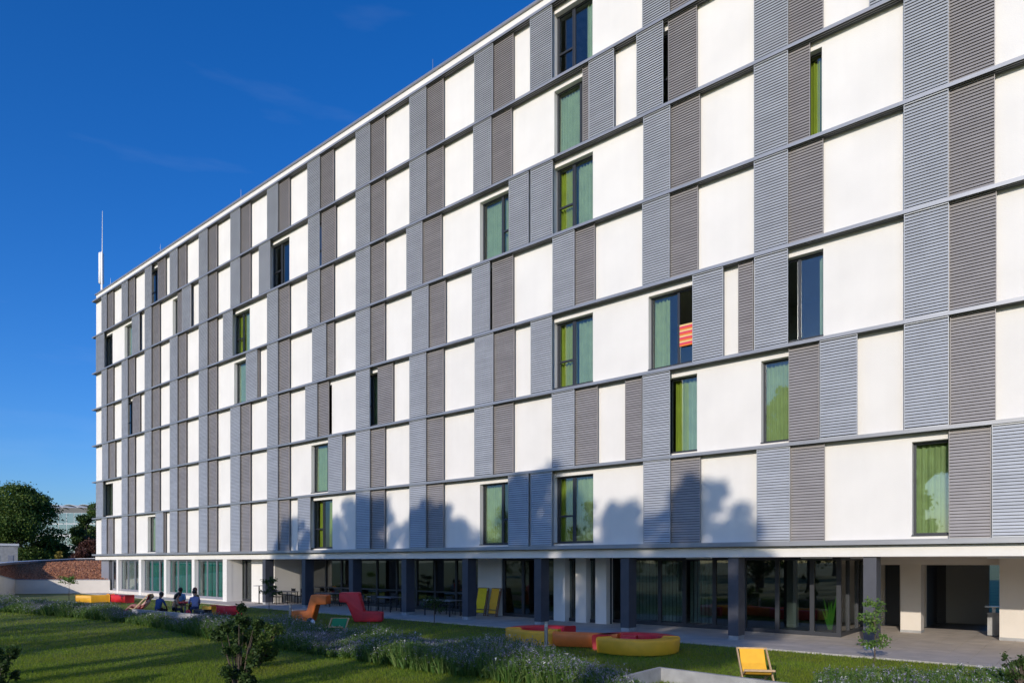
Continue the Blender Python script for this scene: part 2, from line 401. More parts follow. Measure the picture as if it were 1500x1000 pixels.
ZO0, ZO1 = .18, 2.74
wb = MB()
for r in range(7):
    zb = ZB(r+1)+0.0; zt = ZB(r)
    ws = sorted([(a, b) for (rr, a, b, *_ ) in wins if rr == r])
    z_lo = zb-(.09 if r == 6 else 0)
    wb.box(XL, XR, 0, .30, z_lo, zb+ZO0)
    wb.box(XL, XR, 0, .30, zb+ZO1, zt)
    x = XL
    for a, b in ws:
        wb.box(x, a, 0, .30, zb+ZO0, zb+ZO1); x = b
    wb.box(x, XR, 0, .30, zb+ZO0, zb+ZO1)
ZR = ZB(0)+.60
wb.box(XL, XR, 0, .30, ZB(0), ZR)
wb.box(XL, XL+.3, .30, DEPTH, 2.97, ZR); wb.box(XR-.3, XR, .30, DEPTH, 2.97, ZR)
wb.box(XL+.3, XR-.3, DEPTH-.3, DEPTH, 2.97, ZR)
wb.build('wall', M['plaster'], B)
cp = MB(); cp.box(XL-.08, XR+.08, -.09, .40, ZR, ZR+.09); cp.box(XL-.08, XL+.4, .40, DEPTH+.08, ZR, ZR+.09)
cp.box(XR-.4, XR+.08, .40, DEPTH+.08, ZR, ZR+.09); cp.box(XL+.4, XR-.4, DEPTH-.3, DEPTH+.08, ZR, ZR+.09)
cp.build('coping', M['coping'], B)
rf = MB(); rf.box(XL+.3, XR-.3, .30, DEPTH-.3, ZB(0), ZB(0)+.15); rf.build('roof', M['concrete'], B)
for k in range(8):
    b = MB(); z = ZB(k); h = .05 if k < 7 else .07
    b.box(XL-.10, XR, -.30, -.285, z-h, z+h, 0)
    b.box(XL-.10, XR, -.285, -.002, z-h+.035, z+h-.006, 0)
    for y in (-.20, -.11, -.03):
        b.box(XL-.10, XR, y-.012, y+.012, z-h+.002, z-h+.034, 0)
    b.box(XL-.09, XR-.01, -.284, -.004, z-h+.028, z-h+.034, 1)
    b.build('rail', [M['rail'], M['rail_dark']], B)
    if k < 7:
        pass
# floors and inner walls
fl = MB()
for k in range(1, 7): fl.box(XL+.31, XR-.31, .31, DEPTH-.31, ZB(k)-.12, ZB(k)+.10)
fl.build('floor_slab', M['room'], B)
iw = MB()
for k in range(1, 8):
    iw.box(XL+.31, XR-.31, 4.5, 4.65, ZB(k)+.101, ZB(k-1)-.121)
iw.build('corridor_wall', M['room'], B)

# shutters
SLP = .0845
def slat_geo(b, x0, x1, yf, z, mi=0):
    # tilted louvre blade: lower edge outwards
    t = .008; y0, y1 = yf+.004, yf+.028; z0, z1 = z+.002, z+.070
    b.add([(x0,y0,z0),(x1,y0,z0),(x1,y0+t,z0-.003),(x0,y0+t,z0-.003),(x0,y1,z1),(x1,y1,z1),(x1,y1+t,z1-.003),(x0,y1+t,z1-.003)],
          [(0,3,2,1),(4,5,6,7),(0,1,5,4),(1,2,6,5),(2,3,7,6),(3,0,4,7)], mi)
def shut_px(s):
    r, k, a, b = s; X = (a+b)/2; d = X*FX+CAM_D*FY; u = (X*RX+CAM_D*RY)/d
    z = ZB(r+1)+1.5; v = 822-(z-EYE)*1000/d
    vis = abs(u) < .74 and v > -40
    return (b-a)*1.0/(d*d)*(1 if vis else .001)
shutters.sort(key=shut_px, reverse=True)
stuff = MB(); cnt = 0
for s in shutters:
    r, k, a, b = s
    if b-a < .05: continue
    Y = YL if k == 'L' else YD; zb = ZB(r+1)+(.055 if r < 6 else .075); zt = ZB(r)-.055
    m = M['shut_light'] if k == 'L' else M['shut_dark']
    f = MB(); fw = .014
    f.box(a, a+fw, Y, Y+.055, zb, zt); f.box(b-fw, b, Y, Y+.055, zb, zt)
    f.box(a+fw, b-fw, Y+.002, Y+.055, zb, zb+.03); f.box(a+fw, b-fw, Y+.002, Y+.055, zt-.03, zt)
    f.box(a+fw, b-fw, Y+.050, Y+.054, zb+.03, zt-.03, 1)  # dark sheet added behind the blades to paint the shade in their gaps
    so_ = f.build('shutter', [m, M['gap_shade']], B)
    n = int((zt-zb-.06)/SLP); off = (zt-zb-.06-n*SLP)/2
    if cnt+n <= 300:
        p = MB(); slat_geo(p, a+fw+.001, b-fw-.001, Y, 0); me = p.mesh('slat', m)
        for j in range(n): link('slat', me, so_, loc=(0, 0, zb+.03+off+j*SLP+.008))
        cnt += n
    else:
        for j in range(n): slat_geo(stuff, a+fw+.001, b-fw-.001, Y, zb+.03+off+j*SLP+.008, 0 if k == 'L' else 1)
stuff.build('louvre_slats', [M['shut_light'], M['shut_dark']], B, kind='stuff')

# curtains: wavy sheets
def curtain_mesh(name, x0, x1, y, z0, z1, m, amp=.05, wave=.15):
    n = max(8, int((x1-x0)/.02)); vs = []; fs = []
    ph = random.uniform(0, 6); w2 = random.uniform(.8, 1.3)
    for i in range(n+1):
        xx = x0+(x1-x0)*i/n
        for zi, z in enumerate((z0, (z0+z1)/2, z1)):
            aa = amp*(1.2 if zi == 0 else (1 if zi == 1 else .7))
            vs.append((xx, y+aa*math.sin(2*math.pi*xx/wave*w2+ph)+.4*aa*math.sin(2*math.pi*xx/(wave*.43)+ph*2), z))
    for i in range(n):
        for q in (0, 1):
            fs.append((i*3+q, (i+1)*3+q, (i+1)*3+q+1, i*3+q+1))
    b = MB(); b.add(vs, fs, 0, True); return b.mesh(name, m)
tint_by(M['plaster'], 'noise', .982, 1.0, (3.2, 3.2, .22)); tint_by(M['plaster'], 'noise', .965, 1.0, (.5, .5, .5))
tint_by(M['shut_light'], 'isl', .93, 1.04); tint_by(M['shut_dark'], 'isl', .92, 1.05); tint_by(M['rail'], 'noise', .86, 1.0, (.8, 2, 5))
tint_by(M['blade'], 'noise', .7, 1.05, (.45, .45, .45), (1.05, .80, .75)); tint_by(M['soil'], 'noise', .7, 1.05, (.6, .6, .6), (1.0, .72, .7))
for k_ in ('red', 'orange', 'yellow'): tint_by(M[k_], 'noise', .80, 1.0, (1.6, 1.6, 2.5))
M['curt_mix'] = M['curt_mixed'] = cloth_mat('olive_green_curtain', (.54, .60, .27))
for (r, x0, x1, style, curt) in wins:
    zb = ZB(r+1)+ZO0; zt = ZB(r+1)+ZO1; W = x1-x0; fy0, fy1 = .20, .27; fw = .065
    f = MB()
    f.box(x0, x0+fw, fy0, fy1, zb, zt); f.box(x1-fw, x1, fy0, fy1, zb, zt)
    f.box(x0+fw, x1-fw, fy0+.001, fy1, zb, zb+fw); f.box(x0+fw, x1-fw, fy0+.001, fy1, zt-fw, zt)
    ms = {'SL': .46, 'SR': .60, 'P': .62, 'OPEN': .57}[style]; xm = x0+W*ms
    f.box(xm-.04, xm+.04, fy0+.002, fy1, zb+fw, zt-fw)
    panes = [(x0+fw, xm-.04, zb+fw, zt-fw), (xm+.04, x1-fw, zb+fw, zt-fw)]
    if style in ('SL', 'SR'):
        si = 0 if style == 'SL' else 1; p = panes[si]
        # opening casement with its own inner frame and mid rail
        xa, xb, za, zc = p; zm = za+(zc-za)*.40
        f.box(xa, xb, fy0-.012, fy1-.01, zm-.035, zm+.035)
        for q0, q1 in ((xa, xa+.045), (xb-.045, xb)):
            f.box(q0, q1, fy0-.014, fy1-.012, za, zm-.035); f.box(q0, q1, fy0-.014, fy1-.012, zm+.035, zc)
        panes[si] = (xa+.045, xb-.045, za, zm-.035); panes.append((xa+.045, xb-.045, zm+.035, zc))
    if style == 'OPEN':
        p = panes.pop(1); zm = p[2]+.62
        f.box(p[0], p[1], fy0, fy1, zm-.03, zm+.03); panes.append((p[0], p[1], p[2], zm-.03))
    f.box(x0-.01, x1+.01, -.035, fy0-.002, zb-.025, zb+.006)       # sill sheet
    wo = f.build('window', M['frame'], B)
    for (xa, xb, za, zc) in panes:
        p = MB(); p.box(xa, xb, .232, .238, za, zc); p.build('pane', M['glass'], wo)
    for (c0, c1, cm) in curt:
        me = curtain_mesh('curtain', x0+.03+(W-.06)*c0, x0+.03+(W-.06)*c1, .42, zb+.02, zt-.06, M[cm]); link('curtain', me, wo)

# striped towel over the open window, fourth floor from the top at the right
tx0, tx1 = on_plane(995.5, .15), on_plane(1016, .15)
zt0 = ZB(5)+ZO0+.60
def stripes(b, x0, x1, y0, y1, z0, z1, n):
    for i in range(n):
        za = z0+(z1-z0)*i/n; zc = z0+(z1-z0)*(i+1)/n
        b.box(x0, x1, y0, y1, za, zc, i % 3)
tw = MB(); stripes(tw, tx0, tx1, .150, .165, zt0+.02, zt0+.76, 12)
tw.box(tx0, tx1, .165, .30, zt0+.745, zt0+.76, 0)
M['towel_o'] = mat('towel_orange', (.75, .17, .04), .95); M['towel_r'] = mat('towel_red', (.70, .05, .12), .95); M['towel_y'] = mat('towel_cream', (.75, .50, .22), .95)
tow = tw.build('towel', [M['towel_o'], M['towel_r'], M['towel_y']])
tag(tow, 'orange, red and cream striped towel hanging in the open window of the white wall', 'towel')

# ---------------------------------------------------------------- canopy and ground floor
ca = MB(); ca.box(XL-.02, XR, -.06, 13.9, SOF, 2.968)
ca.build('fascia', M['plaster'], B)
XS1 = on_plane(333, 0)                # flush left part ends here
# dark columns
colpx = [(384.3, 387.5), (442, 447), (511, 516), (588, 594), (677, 684), (782.5, 790), (909, 917.5), (1066.5, 1077), (1264.5, 1275.5)]
xs = [on_plane(a, .02) for a, b in colpx]
print('column X', [round(v, 2) for v in xs], [round(on_plane(b, .02)-on_plane(a, .02), 2) for a, b in colpx])
for x in xs+[xs[-1]+5.4]:
    b = MB(); b.box(x, x+.34, .02, .56, .13, SOF-.001, 0); b.box(x+.012, x+.328, .032, .548, .0, .13, 1)
    b.build('column', [M['column'], M['concrete']], B)

def glazing(xa, xb, Y, z0, z1, mull, mw=.10, mats=('frame', 'glass_dark'), transom=None, depth=.10, door=()):
    """frame with mullions at mull; panes as sub-parts"""
    f = MB(); xs_ = [xa]+list(mull)+[xb]
    f.box(xa, xb, Y, Y+depth, z0, z0+.14); f.box(xa, xb, Y, Y+depth, z1-.10, z1)
    for i, x in enumerate(xs_):
        wq = mw
        f.box(x-wq/2, x+wq/2, Y-.012, Y+depth-.01, z0+.0, z1)
    if transom:
        f.box(xa, xb, Y-.004, Y+depth-.004, transom-.04, transom+.04)
    o = f.build('glazing_frame', M[mats[0]], B)
    for i in range(len(xs_)-1):
        p = MB(); zz = [z0+.14, z1-.10]
        if transom: zz = [z0+.14, transom-.04, transom+.04, z1-.10]
        for q in range(0, len(zz), 2):
            p = MB(); p.box(xs_[i]+mw/2, xs_[i+1]-mw/2, Y+.045, Y+.052, zz[q], zz[q+1]); p.build('pane', M[mats[1]], o)
    return o
def on3(px, Y=3.0): return on_plane(px, Y)
# right glazed box
XC = on3(1231, 2.95)
glazing(on3(893), XC-.05, 2.95, 0, SOF, [on3(v) for v in (928, 967, 1003, 1047, 1091, 1139, 1190)], .14)
# its side wall of glass facing right, running back
f = MB(); ys = [2.95, 4.1, 5.3, 6.1]
f.box(XC-.10, XC, 2.95, 6.16, 0, .14); f.box(XC-.10, XC, 2.95, 6.16, SOF-.1, SOF)
for y in ys[1:]: f.box(XC-.105, XC+.012, y-.05, y+.05, .14, SOF-.1)
f.box(XC-.12, XC+.014, 2.93, 3.07, .0, SOF-.002)
so_ = f.build('side_glazing_frame', M['frame'], B)
for i in range(3):
    p = MB(); p.box(XC-.055, XC-.048, ys[i]+.06, ys[i+1]-.05, .14, SOF-.1); p.build('pane', M['glass_dark'], so_)
# pale metal plinth strips on the right box
p = MB()
# white piers
for a, b_ in ((811, 827.6), (843, 858.5), (872, 888)):
    q = MB(); q.box(on_plane(a, 2.0), on_plane(b_, 2.0), 2.0, 2.5, 0, SOF); q.build('pier', M['plaster'], B)
glazing(on3(797, 2.3), on3(893, 2.3), 2.3, 0, SOF, [on3(826, 2.3), on3(858, 2.3)], .10)
q = MB(); q.box(on3(893)-.08, on3(893)-.02, 2.41, 2.95, 0, SOF); q.build('return_wall', M['plaster'], B)
glazing(on3(738, 2.6), on3(797, 2.6), 2.6, 0, SOF, [on3(766, 2.6)], .14)
q = MB(); q.box(on3(701, 2.6), on3(736, 2.6), 2.55, 2.85, 0, SOF); q.build('wall_pier', M['plaster'], B)
glazing(on3(425, 3.2), on3(701, 3.2), 3.2, 0, SOF, [on3(v, 3.2) for v in (455, 477, 500, 527, 552, 581, 610, 637, 668)], .13, transom=.95)
# recess at left of the glazed hall
def wallbox(name, a, b, y0, y1, m, z0=0, z1=SOF):
    q = MB(); q.box(a, b, y0, y1, z0, z1); return q.build(name, M[m], B)
wallbox('return_wall', XS1-.30, XS1, .301, 1.0, 'plaster')
xd0, xd1 = on_plane(349.7, 1.0), on_plane(370, 1.0)
glazing(xd0, xd1, 1.0, 0, SOF, [(xd0+xd1)/2], .09)
wallbox('return_wall', xd1+.05, on_plane(384, .7)+.2, .9, 1.25, 'plaster')
wallbox('back_wall', on_plane(384, 1.5), on_plane(418, 3.4)+.1, 3.4, 3.6, 'beige')
wallbox('return_wall', on_plane(384, .7)+.2, on_plane(384, .7)+.45, 1.26, 3.39, 'plaster')
glazing(on3(418, 3.4), on3(425, 3.2), 3.3, 0, SOF, [], .08)
# hall interior
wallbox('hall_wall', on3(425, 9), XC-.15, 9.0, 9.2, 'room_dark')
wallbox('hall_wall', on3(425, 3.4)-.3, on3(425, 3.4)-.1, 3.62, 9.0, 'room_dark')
q = MB(); q.box(on3(418, 3.4), XC-.12, 3.07, 9, -.011, .006); q.build('hall_floor', M['floor_in'], B)
for x in np.arange(on3(425, 5), XC-1, 5.4):
    wallbox('inner_column', x+1, x+1.35, 5.5, 5.85, 'room', .007)
# blinds in the right hall
bl = []
for a, b_ in ((933, 963), (971, 999), (1012, 1041)):
    me = curtain_mesh('blind', on_plane(a, 3.35), on_plane(b_, 3.35), 3.35, .16, SOF-.15, M['blind'], .03, .22)
    bb = MB()
    x = on_plane(a, 3.35)
    while x < on_plane(b_, 3.35):
        bb.add([(x, 3.30, .16), (x+.09, 3.38, .16), (x+.09, 3.38, SOF-.13), (x, 3.30, SOF-.13)], [(0,1,2,3)], 0); x += .155
    bb.build('vertical_blind', M['blind'], B)

# left flush part: pillars, glazing with teal curtains
pil = [(171.5,174),(204,207.7),(241,244.4),(281.8,285.8),(327.3,333.1)]
for a, b_ in pil:
    q = MB(); q.box(on_plane(a), on_plane(b_), -.045, .30, 0, SOF); q.build('pillar', M['plaster'], B)
px_prev = 161
for i, (a, b_) in enumerate(pil):
    xa = on_plane(px_prev); xb = on_plane(a)
    zb_ = .22 if i < 4 else .10
    n = 2 if i == 0 else 3
    glazing(xa+.02, xb-.02, .20, zb_, SOF, [xa+(xb-xa)*k/(n) for k in range(1, n)], .07, mats=('frame_grey', 'glass'), depth=.08)
    wallbox('plinth', xa+.0, xb, -.02, .28, 'beige', 0, zb_)
    cm = 'curt_grey' if i < 2 else 'curt_teal'
    for (c0, c1) in (((.0, .4), (.55, 1)) if i != 3 else ((0, .98),)):
        link('curtain', curtain_mesh('curtain', xa+.1+(xb-xa-.2)*c0, xa+.1+(xb-xa-.2)*c1, .6, .1, SOF-.02, M[cm], .05, .3), B)
    px_prev = b_
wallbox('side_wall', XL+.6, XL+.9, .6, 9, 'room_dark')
wallbox('ground_wall', XL+.9, XS1-.31, 5.0, 5.2, 'room')
wallbox('corner_pier', XL+.25, on_plane(160, .3)-.1, .3, .6, 'frame_grey')
# right end: beige walls, passage
YP = 6.16
xa, xb = on_plane(1319, YP), on_plane(1349, YP)
q = MB(); q.box(xa, xb, YP, YP+.62, 0, SOF, 0); q.box(xa-.008, xb+.008, YP-.008, YP+.63, 0.004, .09, 1); q.build('pillar', [M['beige'], M['concrete']], B)
xr0 = on_plane(1464, 5.3)
q = MB(); q.box(xr0, XR, 5.3, 5.9, 0, SOF, 0); q.box(xr0-.008, XR, 5.292, 5.908, .004, .10, 1); q.build('wall', [M['beige'], M['concrete']], B)
wallbox('lintel', XC+.02, xr0, 5.92, 6.14, 'beige', 2.40, SOF)
wallbox('wall', XC+.02, on_plane(1296, 8.8), 8.8, 9.0, 'beige', .007, SOF)
wallbox('door', on_plane(1296, 8.8)+.02, on_plane(1318, 8.8), 8.85, 8.95, 'frame', .007, 2.4)
wallbox('wall', on_plane(1318, 8.8), on_plane(1357, 8.9), 8.8, 9.0, 'beige', .007, SOF)
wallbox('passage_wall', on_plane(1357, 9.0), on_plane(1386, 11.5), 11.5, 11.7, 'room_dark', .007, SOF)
wallbox('passage_wall', on_plane(1386, 11.5), on_plane(1449, 11.5), 11.45, 11.7, 'room', .007, SOF)
wallbox('passage_side', XR-.3, XR, 5.91, 13.9, 'room', .007, SOF)
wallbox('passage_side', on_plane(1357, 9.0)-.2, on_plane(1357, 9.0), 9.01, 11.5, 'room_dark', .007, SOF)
q = MB(); q.box(XC, XR, 8.71, 13.9, -.011, .004); q.build('passage_floor', M['floor_in'], B)
for pa, Yc in ((1005, .9), (1173, .9), (1446, 3.0), (1244, 4.2)):
    q = MB(); x = on_plane(pa, Yc); q.box(x, x+.9, Yc, Yc+.12, SOF-.05, SOF-.001); q.build('ceiling_light', M['white'], B)

# ---------------------------------------------------------------- roof equipment
def roof_mast():
    p = at_depth(148.3, 51.5); p.z = ZR+.09
    p.x = on_plane(148.3, 1.2); p.y = 1.2
    t = thing('antenna_mast', 'white panel antenna with a tall thin rod at the left end of the flat roof', 'antenna', p)
    b = MB(); b.tube([(.22, 0, -.4), (.22, 0, 4.6)], .06, 8); b.build('pole', M['steel'], t)
    b = MB(); b.tube([(0, 0, 1.85), (0, 0, 1.92), (0, 0, 4.5), (0, 0, 4.6)], [.10, .21, .21, .10], 14); b.tube([(0, 0, 1.2), (0, 0, 1.85)], .05, 8); b.build('antenna_panel', M['white'], t)
    b = MB(); b.tube([(.24, 0, 4.6), (.28, 0, 8.1)], [.04, .018], 6); b.build('rod', M['white'], t)
    b = MB(); b.bar((0, 0, 2.1), (.22, 0, 2.1), .04, .04); b.bar((0, 0, 4.3), (.22, 0, 4.3), .04, .04); b.build('bracket', M['steel'], t)
roof_mast()
for px_, lab in ((162, 'short lightning rod on the coping nearest the panel antenna'), (235, 'second lightning rod from the left on the roof coping'),
                 (353, 'lightning rod on the coping above the fifth shutter column'), (634, 'thin lightning rod on the coping near the top centre of the roofline')):
    b = MB(); b.tube([(0, 0, -.02), (0, 0, .75)], [.018, .008], 6); b.tube([(0, 0, -.02), (0, 0, .06)], .05, 8)
    o = b.build('lightning_rod', M['steel']); o.location = (on_plane(px_, .2), .2, ZR+.09); tag(o, lab, 'lightning rod', 'lightning rods on the roof coping')

# ================================================================== TREES
def blob_points(n, blobs, shell=.55):
    """points biased to the outside of several ellipsoid blobs"""
    wts = np.array([b[3]*b[4]*b[5] for b in blobs])**.67; wts /= wts.sum()
    idx = np.random.choice(len(blobs), n, p=wts); bb = np.array([b[:6] for b in blobs])[idx]
    d = np.random.normal(size=(n, 3)); d /= np.linalg.norm(d, axis=1)[:, None]; d *= np.where(np.random.rand(n) < .16, 1.45, 1.0)[:, None]
    rr = (shell+(1-shell)*np.random.rand(n))[:, None]**.8
    return bb[:, :3]+d*bb[:, 3:6]*rr
def make_tree(name, label, loc, h, cr, trunk_h, n, leaf, lm, seed, cat='tree', group=None, nb=22, parts=True, trunk_r=None, bs=1.0):
    rs = random.Random(seed); np.random.seed(seed)
    t = thing(name, label, cat, loc, 0, group)
    blobs = []; tr = MB(); r0 = trunk_r or h*.018
    top = Vector((rs.uniform(-.3, .3), rs.uniform(-.3, .3), h*.82))
    tr.tube([(0, 0, -.1), (0, 0, trunk_h), top*.6+Vector((0, 0, trunk_h*.2)), top], [r0*1.3, r0, r0*.55, r0*.15], 8)
    ch = h-trunk_h
    for i in range(nb):
        a = rs.uniform(0, 2*math.pi); f = rs.random(); zz = trunk_h+ch*(.08+(.90-.06*bs)*f)
        prof = math.sin(math.pi*min(1, .18+.78*f))**.7
        rr = cr*prof*rs.uniform(.35, .82); s = cr*rs.uniform(.26, .46)*(.6+.4*prof)*bs
        c = (rr*math.cos(a), rr*math.sin(a), zz, s, s, s*rs.uniform(.6, .85)); blobs.append(c)
        tr.tube([(0, 0, max(trunk_h*.7, zz-rr*.8)), (c[0]*.5, c[1]*.5, zz-rr*.25), (c[0], c[1], zz)], [r0*.4, r0*.25, r0*.08], 5)
    P = blob_points(n, blobs)
    tr.build('trunk', M['bark'], t)
    sz = leaf*np.random.uniform(.6, 1.4, len(P))
    link('crown', leaf_mesh('crown', P, sz, M[lm] if isinstance(lm, str) else lm, aspect=.7), t)
    return t
# background, left of the building
make_tree('oak_tree', 'large round leafy tree at the left edge behind the small concrete building', at_depth(30, 88), 12.2, 5.6, 1.8, 42000, .26, 'leaf', 11, nb=34)
make_tree('pine_tree', 'dark conifer in front of the far glass building, left of the white corner', at_depth(126, 100), 9.6, 2.7, 1.5, 14000, .26, 'leaf_dark', 12, nb=20)
make_tree('broadleaf_tree', 'dark shrubby tree filling the gap right of the large round tree', at_depth(76, 92), 6.0, 2.9, .8, 12000, .26, 'leaf_dark', 13, nb=16)
make_tree('maroon_tree', 'maroon leaved tree beside the white building corner above the red roof', at_depth(130, 84), 5.2, 2.1, .8, 8000, .2, 'leaf_red', 14, nb=14)
make_tree('yellow_shrub', 'yellow leaved shrub standing behind the red planted roof', at_depth(89, 84), 3.9, .9, .4, 900, .24, 'leaf_yellow', 15, 'shrub', nb=8)
make_tree('green_tree', 'mid green tree behind the dark conifer beside the building corner', at_depth(141, 112), 12.8, 3.2, 3, 12000, .26, 'leaf', 16, nb=16)

# trees behind the viewer: they shade the lawn and the first floor and show in the glass
tp = []
spec = [(-19.0, -38, 17.5, 4.3), (-13.2, -38.5, 17.3, 3.8), (-7.2, -38, 18.1, 4.3), (-3.0, -40, 17.2, 3.6), (-.3, -38, 17.5, 3.0), (-24.0, -39, 17.2, 3.5), (-10.4, -44, 18.2, 3.8),(-16.2, -43, 19.2, 4.0)]
labs = ['tall tree behind the viewer shading the left of the first floor', 'tall tree behind the viewer, second from the left in its row', 'broad tree behind the viewer shading the middle of the lawn',
        'tall tree behind the viewer shading the round yellow bench', 'slim tree behind the viewer, the last of the row at the right', 'slim tree behind the viewer, the first of the row at the left', 'tree in the second row behind the viewer, the right one','tree in the second row behind the viewer, the left one']
for i, (x, y, h, r) in enumerate(spec):
    make_tree('shade_tree', labs[i], (x, y, -.04), h, r, 9.3, 28000, .165, 'leaf', 40+i, group='trees behind the viewer', nb=120, bs=.38)
low = [(-27, -28, 8.3, 3.2), (-33, -29, 8.0, 3.2), (-39, -30, 8.4, 3.3), (-21, -30, 8.9, 3.0), (-45, -31, 8.2, 3.2), (-51, -32, 8.0, 3.0)]
for i, (x, y, h, r) in enumerate(low):
    make_tree('hawthorn_tree', 'low round tree behind the viewer shading the left lawn, number %s from the building side' % ['one', 'two', 'three', 'four', 'five', 'six'][i], (x, y, -.04), h, r, .8, 6500, .15, 'leaf_dark', 60+i, group='low trees behind the viewer', nb=70, bs=.5)
proto = make_tree('park_tree', 'park tree on the far side of the lawn seen only mirrored in the glass', (-60, -95, 0), 15, 6.0, 3, 9000, .6, 'leaf', 80, group='park trees mirrored in the glass', nb=22)
for i in range(13):
    c = copy_tree(proto, (-47+i*13+random.uniform(-3, 3), -92-random.uniform(0, 22), -.04), random.uniform(0, 6))
    c.scale = (1, 1, random.uniform(.8, 1.15))

# young trees in the lawn
def sapling(label, loc, h, cr, n, seed, lm='leaf', leaf=.07, z0=.35):
    rs = random.Random(seed); np.random.seed(seed)
    t = thing('young_tree', label, 'young tree', loc, 0, 'young trees planted in the lawn')
    tr = MB(); tr.tube([(0, 0, -.05), (.02, 0, h*.5), (-.02, .02, h*.95)], [.022, .015, .006], 6)
    pts = []
    for i in range(12):
        a = rs.uniform(0, 6.28); z = h*(z0+(1-z0)*rs.random()); L = cr*rs.uniform(.5, 1)*(1.15-.5*z/h)
        e = Vector((L*math.cos(a), L*math.sin(a), z+L*.25)); s = Vector((0, 0, z-.05)); mid = (s+e)/2+Vector((0, 0, .05))
        tr.tube([s, mid, e], [.009, .006, .003], 4)
        for k in range(n//12):
            f = rs.uniform(.25, 1.05); p = s.lerp(e, f)+Vector((rs.gauss(0, .06), rs.gauss(0, .06), rs.gauss(0, .05))); pts.append(p)
    tr.build('trunk', M['bark'], t)
    link('crown', leaf_mesh('crown', np.array([tuple(p) for p in pts]), leaf*np.random.uniform(.6, 1.3, len(pts)), M[lm], aspect=.6), t)
    return t
sapling('young tree with bright green leaves by the rightmost dark column', on_ground(1281, 966), 1.45, .42, 900, 3, 'leaf_light', .075, .25)
sapling('young tree with a flat crown in front of the low annex wall', on_ground(101, 886), 1.60, .75, 400, 4, 'leaf_light', .10, .75)
sapling('small dark sapling by the terrace with tables, right of the red seat', on_ground(636, 912), 1.05, .62, 650, 5, 'leaf_dark', .08, .45)
sapling('slim young tree in front of the leftmost dark column', on_ground(394, 893), 1.6, .80, 620, 6, 'leaf_dark', .11, .4)

# big dark shrub in the foreground
def shrub(label, loc, h, r, n, seed, lm='leaf_dark', leaf=.085, name='shrub'):
    rs = random.Random(seed); np.random.seed(seed)
    t = thing(name, label, 'shrub', loc); st = MB(); blobs = []
    for i in range(30):
        a = rs.uniform(0, 6.28); f = rs.random(); L = r*rs.uniform(.1, 1.15)*(.45+.6*f); z = h*(.10+.84*f)
        s = r*rs.uniform(.12, .26); blobs.append((L*math.cos(a), L*math.sin(a), z, s, s, s*1.1))
        st.tube([(L*.1*math.cos(a), L*.1*math.sin(a), -.04), (L*.5*math.cos(a), L*.5*math.sin(a), z*.6), (L*math.cos(a), L*math.sin(a), z+s)], [.018, .011, .004], 5)
    st.build('stems', M['bark'], t)
    P = blob_points(n, blobs, .2); P[:, 2] = np.maximum(P[:, 2], .02)
    link('foliage', leaf_mesh('foliage', P, leaf*np.random.uniform(.5, 1.4, n), M[lm], aspect=.55), t); return t
shrub('large dark leafy shrub in the foreground lawn, taller than the flower bed', at_depth(350, 12.9), 1.72, .43, 10000, 21, leaf=.07)
shrub('lighter bushy shrub right behind the large dark foreground shrub', at_depth(375, 16.5), 1.05, .75, 6000, 22, 'leaf', .08)
shrub('dark shrub cut by the left edge of the photo', at_depth(-8, 12.2), .98, .42, 3500, 23)
shrub('dark twiggy shrub at the lower right corner', at_depth(1498, 13.2), .72, .30, 1100, 24, 'leaf_dark', .06)

# ================================================================== GRASS AND FLOWERS
def wall_line(px): return 0
np.random.seed(5)
near = np.array([(-60,37),(0,34.5),(107,31),(187,28.3),(267,24.4),(307,22.3),(400,20),(500,18),(600,16),(700,14.8),(850,13.0),(980,12.0)])
far = np.array([(-60,44),(0,41),(107,36.5),(187,30.2),(300,26.3),(350,25.3),(400,24.4),(500,22.6),(600,20.8),(700,18.9),(800,16.6),(880,14.8),(940,13.2),(980,12.2)])
def depth_xy(px, t):
    u = (px-750)/1000; return t*(FX+RX*u), -CAM_D+t*(FY+RY*u)
N = 420000
px = np.random.uniform(-60, 1560, N); inv = np.random.uniform(1/46., 1/12., N); t = 1/inv
hn = np.interp(px, near[:, 0], near[:, 1], right=0); hf = np.interp(px, far[:, 0], far[:, 1], right=0)
X, Y = depth_xy(px, t)
keep = ~((t > hn+.4) & (t < hf-.3) & (px < 980)) & (Y < -1.62)
X, Y, t = X[keep], Y[keep], t[keep]; n = len(X)
def blades(X, Y, z0, hgt, wid, lean):
    n = len(X); a = np.random.uniform(0, 2*np.pi, n); l = lean*np.random.normal(size=(n, 2))
    dx, dy = np.cos(a)*wid/2, np.sin(a)*wid/2
    V = np.zeros((n, 3, 3)); V[:, 0] = np.stack([X-dx, Y-dy, z0], 1); V[:, 1] = np.stack([X+dx, Y+dy, z0], 1)
    V[:, 2] = np.stack([X+l[:, 0], Y+l[:, 1], z0+hgt], 1); return V.reshape(-1, 3)
patch = .6+.4*np.sin(X*.7+1.3*np.sin(Y*.5))*np.sin(Y*.9+X*.25)
V = blades(X, Y, np.full(n, -.045), np.random.uniform(.04, .095, n)*(.75+.35*patch), np.random.uniform(.008, .016, n)*np.clip(t/18, .8, 1.8), .03)
go = link('grass', tris('grass', V, M['blade']), kind='stuff'); tag(go, 'short green lawn grass in front of the terrace', 'grass')

